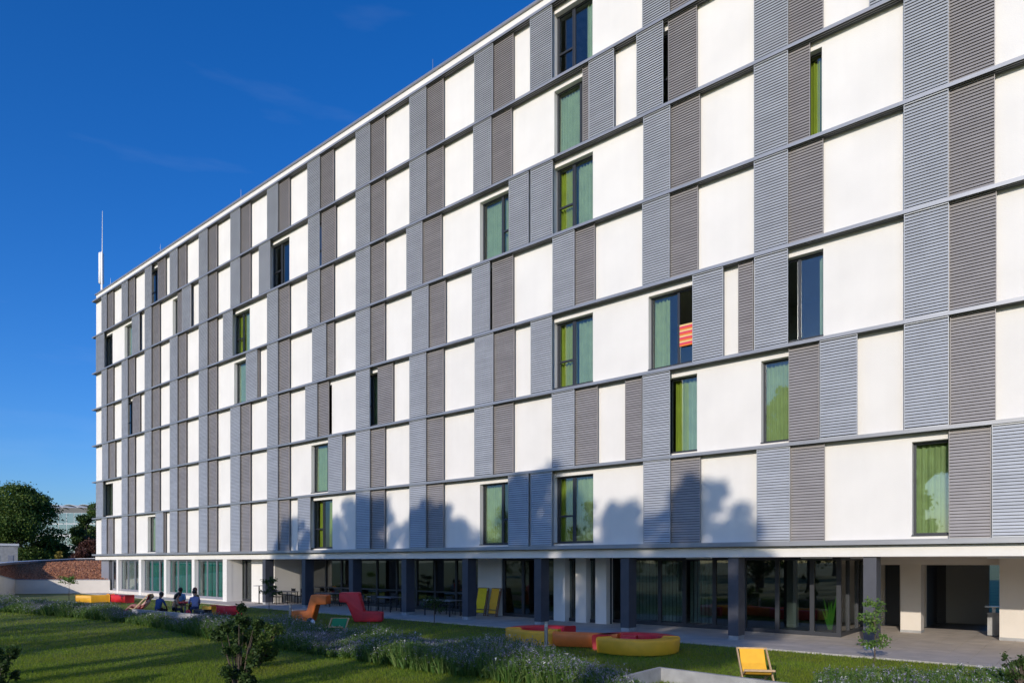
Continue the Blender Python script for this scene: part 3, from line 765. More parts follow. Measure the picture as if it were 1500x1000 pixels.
def flower_bed(name, label, pxs, ts, hmin, hmax, seed):
    np.random.seed(seed); nc = len(pxs); X, Y = depth_xy(pxs, ts)
    k = 34; XX = np.repeat(X, k); YY = np.repeat(Y, k); hv = .72+.38*np.sin(X*.9+2*np.sin(Y*.6))*np.sin(Y*1.1+X*.4); hh = np.repeat(np.random.uniform(hmin, hmax, nc)*hv+.06*np.random.rand(nc), k)
    n = nc*k; a = np.random.uniform(0, 2*np.pi, n); rr = np.random.uniform(0, .10, n)
    bx = XX+rr*np.cos(a); by = YY+rr*np.sin(a); sp = np.random.uniform(.1, .75, n); hz = hh*np.random.uniform(.45, 1.05, n)
    wv = np.random.uniform(.010, .024, n); b2 = np.random.uniform(0, 6.28, n)
    V = np.zeros((n, 3, 3)); V[:, 0] = np.stack([bx-wv*np.cos(b2), by-wv*np.sin(b2), np.full(n, -.04)], 1)
    V[:, 1] = np.stack([bx+wv*np.cos(b2), by+wv*np.sin(b2), np.full(n, .02)], 1)
    tipx = bx+sp*hh*.55*np.cos(a); tipy = by+sp*hh*.55*np.sin(a); V[:, 2] = np.stack([tipx, tipy, hz], 1)
    V1 = V.reshape(-1, 3); m1 = np.zeros(n, int)
    # leaves along the stems
    f = np.random.uniform(.25, .95, n*2); i2 = np.tile(np.arange(n), 2)
    C = np.stack([bx[i2]+(tipx-bx)[i2]*f, by[i2]+(tipy-by)[i2]*f, hz[i2]*f], 1)
    d = np.random.normal(size=(n*2, 3))*.03; e = np.random.normal(size=(n*2, 3))*.03
    V2 = np.stack([C, C+d, C+e], 1).reshape(-1, 3); m2 = np.zeros(n*2, int)
    # flower spikes: little tufts at stem tips
    fz = np.repeat(.15+.15*np.sin(X*1.3+Y*.7)*np.sin(X*.5-Y*1.1), k); pick = np.where(np.random.rand(n) < np.clip(fz, .01, 1))[0]; q = len(pick)*5; pi = np.repeat(pick, 5)
    C = np.stack([tipx[pi], tipy[pi], hz[pi]], 1)+np.random.normal(size=(q, 3))*np.array([.012, .012, .045])
    d = np.random.normal(size=(q, 3))*.014; e = np.random.normal(size=(q, 3))*.014
    V3 = np.stack([C, C+d, C+e], 1).reshape(-1, 3)
    m3 = np.where(np.random.rand(q) < .0, 2, 1)
    wp = np.where(np.random.rand(n) < .006)[0]; q2 = len(wp)*5; wi = np.repeat(wp, 5)
    C = np.stack([tipx[wi], tipy[wi], hz[wi]+.04], 1)+np.random.normal(size=(q2, 3))*.014
    V4 = np.stack([C, C+np.random.normal(size=(q2, 3))*.018, C+np.random.normal(size=(q2, 3))*.018], 1).reshape(-1, 3)
    o = link(name, tris(name, np.concatenate([V1, V2, V3, V4]), [M['hedge'], M['lavender'], M['white_fl']], np.concatenate([m1, m2, m3, np.full(q2, 2)])), kind='stuff')
    return tag(o, label, 'flower bed')
nc = 5200
pxs = np.random.uniform(-60, 985, nc*2); fr = np.random.rand(nc*2)
tn = np.interp(pxs, near[:, 0], near[:, 1]); tf = np.interp(pxs, far[:, 0], far[:, 1])
ts = tn+(tf-tn)*fr
acc = np.random.rand(nc*2) < (ts/30)*((tf-tn)/5.5)*1.0; pxs, ts = pxs[acc], ts[acc]
print('clumps', len(pxs))
flower_bed('flower_bed', 'long curved bed of lavender and wild flowers across the lawn', pxs, ts, .32, .64, 9)
pxs = np.random.uniform(1190, 1500, 190); ts = np.random.uniform(12.2, 13.6, 190)+np.random.choice([0, .0, 1.6], 190)*(pxs > 1200)
flower_bed('flower_patch', 'sparse lavender patch along the bottom right of the lawn', pxs, ts, .12, .38, 10)

# ================================================================== LAWN WALLS
def wall_run(name, label, pts, h, th, z0=-.04):
    """concrete garden wall along ground points"""
    b = MB(); pts = [Vector((p.x, p.y)) for p in pts]; n = len(pts); L = []; R = []
    for i, p in enumerate(pts):
        d0 = (pts[i]-pts[i-1]).normalized() if i else None; d1 = (pts[i+1]-pts[i]).normalized() if i < n-1 else None
        d = d1 if d0 is None else (d0 if d1 is None else (d0+d1).normalized())
        nn = Vector((-d.y, d.x)); k = 1 if (d0 is None or d1 is None) else 1/max(.5, nn.dot(Vector((-d0.y, d0.x))))
        L.append(p+nn*th/2*k); R.append(p-nn*th/2*k)
    for i in range(n-1): b.prism([R[i], R[i+1], L[i+1], L[i]], z0, h)
    o = b.build(name, M['concrete']); return tag(o, label, 'garden wall')
wall_run('garden_wall', 'low angled concrete garden wall in front of the yellow deck chair', [at_depth(916, 13.5), at_depth(967, 14.6), at_depth(1250, 11.9)], .26, .10)
wall_run('garden_wall', 'low concrete garden wall in front of the seated people', [at_depth(196, 31.9), at_depth(250, 30.0), at_depth(335, 27.6)], .30, .18)

# ================================================================== FOAM SEATS
def sweep(pts, w_top, w_bot, h, z0=0.0):
    """bench with rounded edges swept along a ground path (Vectors)"""
    r = .05; sec = [(-w_bot/2, 0.02), (-w_top/2, h-r), (-w_top/2+.015, h-.015), (-w_top/2+r, h), (w_top/2-r, h), (w_top/2-.015, h-.015), (w_top/2, h-r), (w_bot/2, .02)]
    n = len(pts); m = len(sec); vs = []; fs = []
    for i, p in enumerate(pts):
        d = (pts[min(i+1, n-1)]-pts[max(0, i-1)]).normalized(); nn = Vector((-d.y, d.x, 0))
        for (a, z) in sec: vs.append((p.x+nn.x*a, p.y+nn.y*a, z0+z))
    for i in range(n-1):
        for k in range(m): fs.append((i*m+k, i*m+(k+1) % m, (i+1)*m+(k+1) % m, (i+1)*m+k))
    fs.append(tuple(range(m))); fs.append(tuple(range((n-1)*m, n*m))[::-1])
    b = MB(); b.add(vs, fs, 0, False); return b
def arc(c, R, a0, a1, n=22): return [Vector((c.x+R*math.cos(rad(a0+(a1-a0)*i/n)), c.y+R*math.sin(rad(a0+(a1-a0)*i/n)), 0)) for i in range(n+1)]
VA = math.degrees(math.atan2(FY, FX))      # heading of the view
def bench(b, colr, label, name='foam_bench'):
    o = b.build(name, M[colr]); o.location.z = -.035
    md = o.modifiers.new('bevel', 'BEVEL'); md.width = .025; md.segments = 3; md.limit_method = 'ANGLE'; md.angle_limit = rad(35)
    for p in o.data.polygons: p.use_smooth = True
    return tag(o, label, 'bench', 'curved foam benches')
cA = at_depth(799, 21.75); cB = at_depth(931, 19.45)
bench(sweep(arc(cA, 1.02, VA+86, VA+192), .48, .42, .43), 'yellow', 'yellow curved foam bench at the left end of the round bench group')
bench(sweep(arc(cA, 1.02, VA+84, VA-55), .48, .42, .43), 'red', 'red curved foam bench at the back left, behind the yellow hook')
bench(sweep([at_depth(812, 20.62), at_depth(860, 20.35), at_depth(907, 20.0)], .50, .40, .43), 'orange', 'straight orange foam bench linking the two round benches')
bench(sweep(arc(cB, .98, VA+108, VA+262), .48, .40, .43), 'yellow', 'big yellow curved foam bench nearest the viewer')
bench(sweep(arc(cB, .98, VA+80, VA-96), .48, .42, .43), 'red', 'red curved foam bench closing the ring behind the front yellow one')
bb = sweep([at_depth(910, 19.9), at_depth(933, 19.75)], .42, .38, .40); bench(bb, 'red', 'small red foam stool inside the front ring of benches', 'foam_stool')
bb = sweep([at_depth(804, 21.7), at_depth(819, 21.6)], .45, .4, .40); bench(bb, 'yellow', 'small yellow foam stool inside the back ring of benches', 'foam_stool')
# far left group
bench(sweep([at_depth(116, 42.5), at_depth(135, 42.3), at_depth(158, 43)], .55, .5, .47), 'yellow', 'far yellow foam bench left of the building near the sapling')
bench(sweep([at_depth(158.5, 43.1), at_depth(166, 43.3)], .55, .5, .50), 'orange', 'short orange foam bench between the far yellow and red ones')
bench(sweep([at_depth(166.5, 43.2), at_depth(190, 42.2)], .55, .5, .47), 'red', 'far red foam bench in front of the leftmost white pillars')
bench(sweep([at_depth(300, 31.3), at_depth(313, 31.3)], .5, .45, .50), 'yellow', 'yellow foam cube right of the seated group')
bench(sweep([at_depth(313.5, 32.8), at_depth(332, 32.4), at_depth(352, 32.8)], .5, .45, .45), 'red', 'red foam bench right of the yellow cube by the dark shrub')
bench(sweep([at_depth(290, 30.6), at_depth(304, 30.3)], .40, .38, .40), 'black', 'black foam seat beside the man in the lavender shirt')

def zseat(label, colr, prof, loc, rz, depth=.80):
    b = MB(); n = len(prof)
    vs = [(p[0], 0, p[1]) for p in prof]+[(p[0], depth, p[1]) for p in prof]
    b.add(vs, [tuple(range(n)), tuple(range(n, 2*n))[::-1]]+[(i, n+i, n+(i+1) % n, (i+1) % n) for i in range(n)])
    o = b.build('foam_lounge_chair', M[colr]); o.location = loc; o.rotation_euler = (0, 0, rz)
    md = o.modifiers.new('bevel', 'BEVEL'); md.width = .05; md.segments = 4
    for p in o.data.polygons: p.use_smooth = True
    return tag(o, label, 'lounge chair', 'foam lounge chairs')
RZ = math.atan2(RY, RX)
s = .00527
pr = [(0, 0), (.86, 0), (1.06, .72), (1.50, .72), (1.50, 1.11), (.84, 1.13), (.64, .45), (0, .45)]
zseat('orange angular foam lounge chair standing on the lawn facing left', 'orange', pr, at_depth(426.5, 28.6), RZ-.06, .62)
pr = [(1.78, 0), (.62, 0), (.30, .80), (0, .84), (0, 1.22), (.80, 1.22), (1.02, .42), (1.78, .38)]
zseat('red angular foam lounge chair facing right on the lawn', 'red', pr, at_depth(496.5, 28.4), RZ+.10)

# ================================================================== DECK CHAIRS
def deck_chair(label, canvas, wood, loc, rz, tilt=0.0, folded=False, hgt=.80):
    t = thing('deck_chair', label, 'deck chair', loc, rz, 'deck chairs')
    w = .30
    if folded:
        for sx in (-1, 1):
            b = MB(); b.bar((sx*w, 0, 0), (sx*w, .30, 1.28), .035, .05); b.build('side_rail', M[wood], t)
            b = MB(); b.bar((sx*(w-.05), -.06, 0), (sx*(w-.05), .24, 1.16), .03, .045); b.build('side_rail', M[wood], t)
        for (y, z) in ((.30, 1.28), (.05, .12), (-.02, .30)):
            b = MB(); b.bar((-w, y, z), (w, y, z), .04, .04); b.build('crossbar', M[wood], t)
        b = MB(); pts = [(.02, .14), (.08, .35), (.10, .6), (.17, .85), (.27, 1.27)]
        for (y0, z0), (y1, z1) in zip(pts[:-1], pts[1:]):
            b.add([(-w+.05, y0-.04, z0), (w-.05, y0-.04, z0), (w-.05, y1-.04, z1), (-w+.05, y1-.04, z1)], [(0, 1, 2, 3)], 0, True)
        b.build('canvas', M[canvas], t)
        return t
    # open chair, facing local -Y
    for sx in (-1, 1):
        b = MB(); b.bar((sx*w, -.50, .0), (sx*w, .42, hgt), .03, .05); b.build('side_rail', M[wood], t)
        b = MB(); b.bar((sx*(w-.04), .50, .0), (sx*(w-.04), -.48, .36), .03, .045); b.build('side_rail', M[wood], t)
    for (y, z) in ((.42, hgt), (-.48, .36), (.5, .02)):
        b = MB(); b.bar((-w, y, z), (w, y, z), .04, .04); b.build('crossbar', M[wood], t)
    pts = [(-.48, .375), (-.34, .27), (-.16, .22), (.02, .26), (.2, .42), (.42, hgt+.02)]
    b = MB()
    for (y0, z0), (y1, z1) in zip(pts[:-1], pts[1:]):
        q = [(-w+.05, y0, z0), (w-.05, y0, z0), (w-.05, y1, z1), (-w+.05, y1, z1)]
        b.add(q+[(x, y, z-.008) for x, y, z in q], [(0, 1, 2, 3), (7, 6, 5, 4)], 0, True)
    b.build('canvas', M[canvas], t)
    return t
deck_chair('open yellow deck chair behind the angled garden wall at the bottom', 'yellow_canvas', 'wood', at_depth(1106, 14.25)+Vector((0, 0, -.04)), RZ-.16, hgt=.70)
deck_chair('open green deck chair between the orange and the red lounge chair', 'green_canvas', 'wood', at_depth(494, 23.4)+Vector((0, 0, -.04)), RZ, hgt=.58)
deck_chair('folded lemon yellow deck chair leaning on the white pier, left of its pair', 'lemon_canvas', 'wood_dark', Vector((on_plane(703, 2.0), 2.0, 0)), .1, folded=True)
deck_chair('folded golden yellow deck chair leaning on the white pier, right of its pair', 'yellow_canvas', 'wood_dark', Vector((on_plane(720, 2.0), 2.05, 0)), -.08, folded=True)
rdc = at_depth(207, 33.0)+Vector((0, 0, -.04))
deck_chair('red deck chair in which a sunbather lies left of the group', 'red_canvas', 'wood', rdc, RZ+rad(-90)+.15, hgt=.98)

# ================================================================== TERRACE FURNITURE
def table(label, loc, rz, L=1.8, Wd=.8, h=.74):
    t = thing('table', label, 'table', loc, rz, 'tables under the canopy')
    b = MB(); b.box(-L/2, L/2, -Wd/2, Wd/2, h-.035, h); b.build('table_top', M['table'], t)
    for sx in (-1, 1):
        for sy in (-1, 1):
            b = MB(); b.box(sx*(L/2-.08)-.02, sx*(L/2-.08)+.02, sy*(Wd/2-.06)-.02, sy*(Wd/2-.06)+.02, 0, h-.035); b.build('leg', M['black'], t)
    return t
def chair(label, loc, rz):
    t = thing('chair', label, 'chair', loc, rz, 'chairs at the canopy tables')
    b = MB(); b.box(-.21, .21, -.2, .22, .43, .46); b.build('seat', M['black'], t)
    b = MB(); b.box(-.21, .21, .205, .225, .62, .86); b.build('backrest', M['black'], t)
    for sx in (-1, 1):
        for sy in (-1, 1):
            top = .43 if sy < 0 else .88
            b = MB(); b.bar((sx*.2, sy*.21, 0), (sx*.2, sy*.21, top), .025, .025); b.build('leg', M['black'], t)
    return t
chair0 = None
places = [((648, .9), 1.8, 'table behind the small dark sapling', [(-.5, .75, 0), (.5, .75, 0)]),
          ((563, 1.0), 1.9, 'table right of the red lounge chair', [(-.6, -.75, math.pi), (.3, -.72, math.pi), (-.4, .75, 0), (.5, .75, 0)]),
          ((417, 1.3), 1.8, 'table nearest the leftmost dark columns', [(-.5, -.7, math.pi), (.4, -.7, math.pi), (-.5, .7, 0), (.5, .7, 0)]),
          ((480, 1.6), 1.5, 'table between orange and red lounge chairs', [(-.4, .7, 0), (.4, .7, 0)])]
for (px_, Yt), L, lab, chs in places:
    p = Vector((on_plane(px_, Yt), Yt, 0)); table(lab, p, 0, L)
    for k, (dx, dy, rz) in enumerate(chs):
        side = 'behind' if dy > 0 else 'before'; lr = 'left' if dx < 0.05 else 'right'
        cl = '%s black chair %s the %s' % (('left', 'right')[lr == 'right'], side, lab)
        cl = ' '.join(cl.split()[:16])
        if chair0 is None: chair0 = chair('left '+cl[5:], p+Vector((dx, dy, 0)), rz)
        else: copy_tree(chair0, p+Vector((dx, dy, 0)), rz, cl)
# round bar table
def bar_table(label, p):
    t = thing('bar_table', label, 'table', p)
    b = MB(); b.tube([(0, 0, 1.06), (0, 0, 1.09)], .32, 20); b.build('table_top', M['table'], t)
    b = MB(); b.tube([(0, 0, .02), (0, 0, 1.06)], .035, 8); b.build('leg', M['black'], t)
    b = MB(); b.tube([(0, 0, 0), (0, 0, .02)], .25, 16); b.build('base', M['black'], t)
bar_table('round standing table in front of the white pier at the left recess', Vector((on_plane(379.5, .2), .2, 0)))

# bin in the passage
pb = on_plane(1456, 6.6)
t = thing('litter_bin', 'steel pedestal ashtray bin beside the right beige wall', 'bin', (pb, 6.6, 0))
b = MB(); b.box(-.17, .17, -.15, .15, .04, .80); b.build('bin_body', M['concrete'], t)
b = MB(); b.box(-.24, .26, -.2, .2, .98, 1.02); b.build('lid', M['steel'], t)
b = MB(); b.box(-.05, .05, -.05, .05, .80, .98); b.build('post', M['white'], t)

# bollards
def bollard(label, p):
    t = thing('bollard_light', label, 'bollard light', p, 0, 'bollard lights in the lawn')
    b = MB(); b.tube([(0, 0, -.02), (0, 0, .62)], .055, 14); b.build('post', M['steel'], t)
    b = MB(); b.tube([(0, 0, .62), (0, 0, .72)], .045, 14); b.build('lens', M['white'], t)
    b = MB()
    for z in (.635, .66, .685): b.tube([(0, 0, z), (0, 0, z+.008)], .056, 14)
    b.tube([(0, 0, .715), (0, 0, .76)], .058, 14); b.build('cap', M['steel'], t)
bollard('steel bollard light in front of the orange bench', at_depth(800, 19.9)); bollard('steel bollard light left of the orange lounge chair', at_depth(425, 28.2))

# tall grass plant inside the glazed corner
t = thing('potted_plant', 'tall bright green bladed plant behind the right corner glazing', 'plant', (on_plane(1216, 3.35), 3.35, 0))
b = MB(); rs = random.Random(4)
for i in range(14):
    a = rs.uniform(0, 6.28); L = rs.uniform(.9, 1.45); ln = rs.uniform(.02, .26)
    dx, dy = math.cos(a)*ln*1.2, math.sin(a)*ln*.6; wv = .045
    b.add([(-wv, 0, .1), (wv, 0, .1), (dx*.5+wv*.8, dy*.5, L*.6), (dx, dy, L), (dx*.5-wv*.8, dy*.5, L*.6)], [(0, 1, 2, 3, 4)])
M['blade_bright'] = leaf_mat('bright_blades', [(.10, .36, .03), (.18, .50, .06)], .3)
b.build('blades', M['blade_bright'], t)
b = MB(); b.tube([(0, 0, .007), (0, 0, .2)], [.10, .13], 12); b.build('pot', M['black'], t)

# bag beside the orange seat
t = thing('bag', 'black bag with a white cloth on the grass by the orange lounge chair', 'bag', at_depth(455, 27.2)+Vector((0, 0, -.04)))
b = MB(); b.sphere((0, 0, .16), .2, 0, 12, 8, (1, .7, .85)); b.build('bag_body', M['black'], t)
b = MB(); b.sphere((.22, -.05, .16), .11, 0, 10, 6, (1, .8, 1)); b.build('cloth', M['white'], t)

# ================================================================== PEOPLE
def person(label, loc, rz, J, top, legs, skin, hair, hair_long=False, scale=1.0):
    """skeleton -> one skinned body; local +X is forward"""
    V = []; R = []; E = []; K = []
    def node(p, r): V.append(Vector(p)); R.append(r); return len(V)-1
    def edge(a, b, k): E.append((a, b)); K.append(k)
    pel = node(J['pel'], .145); wai = node(J['waist'], .13); che = node(J['chest'], .155); nb_ = node(J['neck0'], .075); nk = node(J['neck'], .055)
    edge(pel, wai, 'top'); edge(wai, che, 'top'); edge(che, nb_, 'top'); edge(nb_, nk, 'skin')
    hb = node(J['head0'], .085); hm = node(J['head'], .105); ht = node(J['head1'], .075)
    edge(nk, hb, 'skin'); edge(hb, hm, 'skin'); edge(hm, ht, 'skin')
    for s_, side in ((1, 'l'), (-1, 'r')):
        sh = node(J['sh'+side], .07); el = node(J['el'+side], .048); wr = node(J['wr'+side], .033)
        edge(che, sh, 'top'); edge(sh, el, 'top'); edge(el, wr, 'skin')
        d = (V[wr]-V[el]).normalized(); pa = node(V[wr]+d*.07, .034); edge(wr, pa, 'skin')
        sd = d.cross(Vector((0, 0, 1)));
        if sd.length < .1: sd = Vector((0, 1, 0))
        sd.normalize()
        for q, ln in ((-1.5, .075), (-.5, .09), (.5, .085), (1.5, .065)):
            f0 = node(V[pa]+sd*q*.018+d*.03, .010); f1 = node(V[pa]+sd*q*.022+d*(.03+ln)+Vector((0, 0, -.025)), .008); edge(pa, f0, 'skin'); edge(f0, f1, 'skin')
        th = node(V[wr]+sd*s_*.05+d*.06, .011); edge(wr, th, 'skin')
        hp = node(J['hip'+side], .105); kn = node(J['kn'+side], .068); an = node(J['an'+side], .042); to = node(J['to'+side], .035)
        edge(pel, hp, 'legs'); edge(hp, kn, 'legs'); edge(kn, an, 'legs'); edge(an, to, 'shoe')
    me = bpy.data.meshes.new('body'); me.from_pydata([tuple(v) for v in V], E, []); ob = bpy.data.objects.new('tmp', me); COL.objects.link(ob)
    md = ob.modifiers.new('s', 'SKIN'); md.use_smooth_shade = True
    for i, sv in enumerate(me.skin_vertices[0].data): sv.radius = (R[i], R[i]); sv.use_root = (i == 0)
    ob.modifiers.new('d', 'SUBSURF').levels = 1
    dg = bpy.context.evaluated_depsgraph_get(); m2 = bpy.data.meshes.new_from_object(ob.evaluated_get(dg)); bpy.data.objects.remove(ob)
    m2.name = 'body'; m2.materials.clear()
    for m in (skin, top, legs, M['black']): m2.materials.append(m)
    km = {'skin': 0, 'top': 1, 'legs': 2, 'shoe': 3}
    for p in m2.polygons:
        c = p.center; best = 1e9
        for (a, b), k in zip(E, K):
            A, Bv = V[a], V[b]; ab = Bv-A; tt = max(0, min(1, (c-A).dot(ab)/max(1e-9, ab.length_squared))); dd = (c-(A+ab*tt)).length-(R[a]*(1-tt)+R[b]*tt)
            if dd < best: best = dd; kk = k
        p.material_index = km[kk]; p.use_smooth = True
    t = thing('person', label, 'person', loc, rz); t.scale = (scale*.93,)*3
    link('body', m2, t)
    up = (V[ht]-V[hb]).normalized(); fw = Vector((1, 0, 0)); fw = (fw-up*fw.dot(up)).normalized(); lf = up.cross(fw); H0 = V[hm]
    b = MB(); b.sphere(tuple(H0+up*.03-fw*.022), .118, 0, 14, 10, (1, .95, 1.03))
    if hair_long:
        b.tube([H0-fw*.06+up*.03, H0-fw*.13-up*.10, H0-fw*.15-up*.30], [.10, .10, .05], 10)
    b.build('hair', hair, t)
    b = MB()
    for q in (-1, 1): b.sphere(tuple(H0+fw*.098+lf*q*.036+up*.0), .012, 0, 8, 6)
    b.build('eyes', M['black'], t)
    b = MB(); b.tube([H0+fw*.095+up*.005, H0+fw*.128-up*.035], [.010, .017], 6)
    for q in (-1, 1): b.sphere(tuple(H0+lf*q*.104-up*.01), .026, 0, 8, 6, (.8, .4, 1.2))
    b.build('nose_and_ears', skin, t)
    b = MB(); b.tube([H0+fw*.100-up*.062-lf*.025, H0+fw*.104-up*.062+lf*.025], .006, 6); b.build('mouth', M['towel_r'], t)
    return t
def seated(lean=.1, arm=(.32, .62), head=.05, seat=.42, knees=.44, feet=.46, spread=.14, armz=None):
    s0 = seat+.12; hh = dict(pel=(0, 0, s0), waist=(lean*.3, 0, s0+.20), chest=(lean*.8, 0, s0+.40), neck0=(lean, 0, s0+.54), neck=(lean+.01, 0, s0+.60),
             head0=(lean+.03+head*.3, 0, s0+.655), head=(lean+.045+head, 0, s0+.74), head1=(lean+.04+head*1.3, 0, s0+.82))
    for q, sd in ((1, 'l'), (-1, 'r')):
        hh['sh'+sd] = (lean*.9, q*.185, s0+.47); hh['el'+sd] = (lean+.10, q*.25, s0+.20); hh['wr'+sd] = (lean+arm[0], q*.14, s0+arm[1]-.50)
        hh['hip'+sd] = (.04, q*.095, s0-.02); hh['kn'+sd] = (knees, q*spread, seat+.08); hh['an'+sd] = (feet, q*spread, .07); hh['to'+sd] = (feet+.15, q*(spread+.02), .04)
    return hh
cm = lambda n, c: mat(n, c, .85, noise=.1, nscale=10)
def head_to(dx, dy): return math.atan2(dy, dx)
fwd = Vector((FX, FY)); rt = Vector((RX, RY))
def heading(f, r): v = fwd*f+rt*r; return math.atan2(v.y, v.x)
person('person in a dark blue shirt with black hair seated on the garden wall, back turned', at_depth(231, 31.2)+Vector((0, 0, -.10)), heading(1, .25), seated(.16, (.30, .55), .06, seat=.34), cm('navy_shirt', (.02, .06, .20)), cm('navy_trousers', (.015, .018, .03)), M['skin_d'], M['hair'], scale=.98)
person('person with long dark hair and beige top leaning to the red table', at_depth(253, 32.3)+Vector((0, 0, -.12)), heading(.25, 1), seated(.22, (.40, .66), .05, seat=.34), cm('beige_top', (.42, .27, .17)), cm('dark_skirt', (.03, .03, .04)), M['skin'], M['hair'], True, scale=.95)
person('person in a light blue shirt facing the viewer across the red table', at_depth(266.5, 33.6)+Vector((0, 0, -.04)), heading(-1, .1), seated(.14, (.36, .64), .03), cm('pale_blue_shirt', (.12, .25, .42)), cm('grey_trousers', (.06, .06, .07)), M['skin_d'], M['hair'], scale=.98)
person('person in a lavender shirt seated with his back turned at the red table', at_depth(286, 31.9)+Vector((0, 0, -.08)), heading(.8, -.5), seated(.22, (.38, .62), .06, seat=.36), cm('lavender_shirt', (.22, .25, .45)), cm('blue_trousers', (.03, .05, .14)), M['skin'], M['hair'])
person('person with auburn hair half hidden behind the lavender shirt', at_depth(291.5, 33.2)+Vector((0, 0, -.06)), heading(-.6, -1), seated(.12, (.34, .62), .04), cm('olive_shirt', (.14, .12, .06)), cm('brown_trousers', (.06, .04, .03)), M['skin'], M['hair_red'])
# sunbather
J = dict(pel=(-.05, 0, .36), waist=(-.17, 0, .47), chest=(-.30, 0, .62), neck0=(-.385, 0, .735), neck=(-.415, 0, .79), head0=(-.44, 0, .84), head=(-.47, 0, .92), head1=(-.49, 0, .99))
for q, sd in ((1, 'l'), (-1, 'r')):
    J['sh'+sd] = (-.34, q*.17, .68); J['el'+sd] = (-.16, q*.26, .50); J['wr'+sd] = (.05, q*.16, .50)
    J['hip'+sd] = (.02, q*.09, .36); J['kn'+sd] = (.40, q*.11, .52); J['an'+sd] = (.78, q*.11, .20); J['to'+sd] = (.90, q*.12, .27)
person('person sunbathing in the red deck chair, wearing a patterned dress', rdc, RZ+math.pi+.15, J, cm('pink_dress', (.62, .38, .33)), cm('pattern_cloth', (.32, .14, .13)), M['skin'], M['hair_blond'])
# red table
t = thing('low_table', 'small red table between the seated people', 'table', at_depth(271, 32.6)+Vector((0, 0, -.04)))
b = MB(); b.box(-.40, .40, -.4, .4, .60, .64); b.build('table_top', M['red'], t)
b = MB(); b.tube([(0, 0, 0), (0, 0, .6)], .05, 8); b.build('leg', M['steel'], t)
b = MB(); b.add([(-.1, 0, 0), (.1, .02, 0), (.12, .16, .03), (-.08, .15, .02), (-.1, 0, .01), (.1, .02, .01), (.12, .16, .04), (-.08, .15, .03)], [(0,3,2,1),(4,5,6,7),(0,1,5,4),(1,2,6,5),(2,3,7,6),(3,0,4,7)])
o = b.build('paper_sheet', M['white']); o.location = at_depth(277, 32.3)+Vector((0, 0, .605)); tag(o, 'white sheet of paper on the red table', 'paper')
b = MB(); b.sphere((0, 0, .17), .17, 0, 12, 8, (1, .6, 1)); o = b.build('handbag', M['red']); o.location = at_depth(275.5, 31.4)+Vector((0, 0, -.02)); tag(o, 'dark red handbag hanging low beside the lavender shirt', 'handbag')

# ================================================================== ANNEX WITH PLANTED ROOF
zf = [1.85, 1.48, 1.06, 1.03, 1.01, 1.0]
an = thing('annex', 'low beige annex with a sloping roof of red sedum left of the tall building', 'annex', (0, 0, 0))
f0 = [at_depth(-40, 46.0), at_depth(0, 49.0), at_depth(22, 54.0), at_depth(60, 54.5), at_depth(110, 55), at_depth(161, 55.3)]
bk = [at_depth(-60, 47.5), at_depth(0, 52.5), at_depth(22, 62), at_depth(60, 74), at_depth(110, 78), at_depth(175, 80)]
b = MB()
for i in range(5):
    p, q = f0[i], f0[i+1]; d = (q-p).normalized(); nn = Vector((-d.y, d.x, 0))*.25
    za, zc = zf[i], zf[i+1]
    b.add([(p.x, p.y, -.04), (q.x, q.y, -.04), (q.x+nn.x, q.y+nn.y, -.04), (p.x+nn.x, p.y+nn.y, -.04), (p.x, p.y, za), (q.x, q.y, zc), (q.x+nn.x, q.y+nn.y, zc), (p.x+nn.x, p.y+nn.y, za)],
          [(0,3,2,1),(4,5,6,7),(0,1,5,4),(1,2,6,5),(2,3,7,6),(3,0,4,7)])
b.build('wall', M['beige'], an)
b = MB()
for i in range(5):
    p, q = f0[i], f0[i+1]; d = (q-p).normalized(); nn = Vector((-d.y, d.x, 0))
    a_, c_ = p-nn*.04, q-nn*.04; e_, g_ = q+nn*.3, p+nn*.3
    za, zc = zf[i]+.003, zf[i+1]+.003
    b.add([(a_.x, a_.y, za), (c_.x, c_.y, zc), (e_.x, e_.y, zc), (g_.x, g_.y, za), (a_.x, a_.y, za+.05), (c_.x, c_.y, zc+.05), (e_.x, e_.y, zc+.05), (g_.x, g_.y, za+.05)],
          [(0,3,2,1),(4,5,6,7),(0,1,5,4),(1,2,6,5),(2,3,7,6),(3,0,4,7)])
b.build('coping', M['coping'], an)
zbk = [2.0, 2.10, 2.20, 2.35, 2.55, 2.65]
b = MB(); rows = 6; vs = []
def roof_pt(i, f):
    k = min(4, int(i)); a = i-k
    p = f0[k].lerp(f0[k+1], a); q = bk[k].lerp(bk[k+1], a); z = (zbk[k]*(1-a)+zbk[k+1]*a)
    r = p.lerp(q, f); z0_ = zf[k]*(1-a)+zf[k+1]*a-.06; return Vector((r.x, r.y, z0_+(z-z0_)*f**.8))
for j in range(9):
    for i in range(21): vs.append(roof_pt(i/4, .02+j/8*.98))
fs = [(j*21+i, j*21+i+1, (j+1)*21+i+1, (j+1)*21+i) for j in range(8) for i in range(20)]
b.add(vs, fs, 0, True); b.build('roof', M['sedum_base'], an)
np.random.seed(3); P = []
for k in range(34000):
    i = random.uniform(0, 4.99); f = random.uniform(.03, .99); p = roof_pt(i, f); P.append((p.x, p.y, p.z+random.uniform(0, .10)))
link('sedum', leaf_mesh('sedum', np.array(P), .11*np.random.uniform(.5, 1.3, len(P)), M['sedum'], aspect=.8), an, 'stuff')
b = MB()
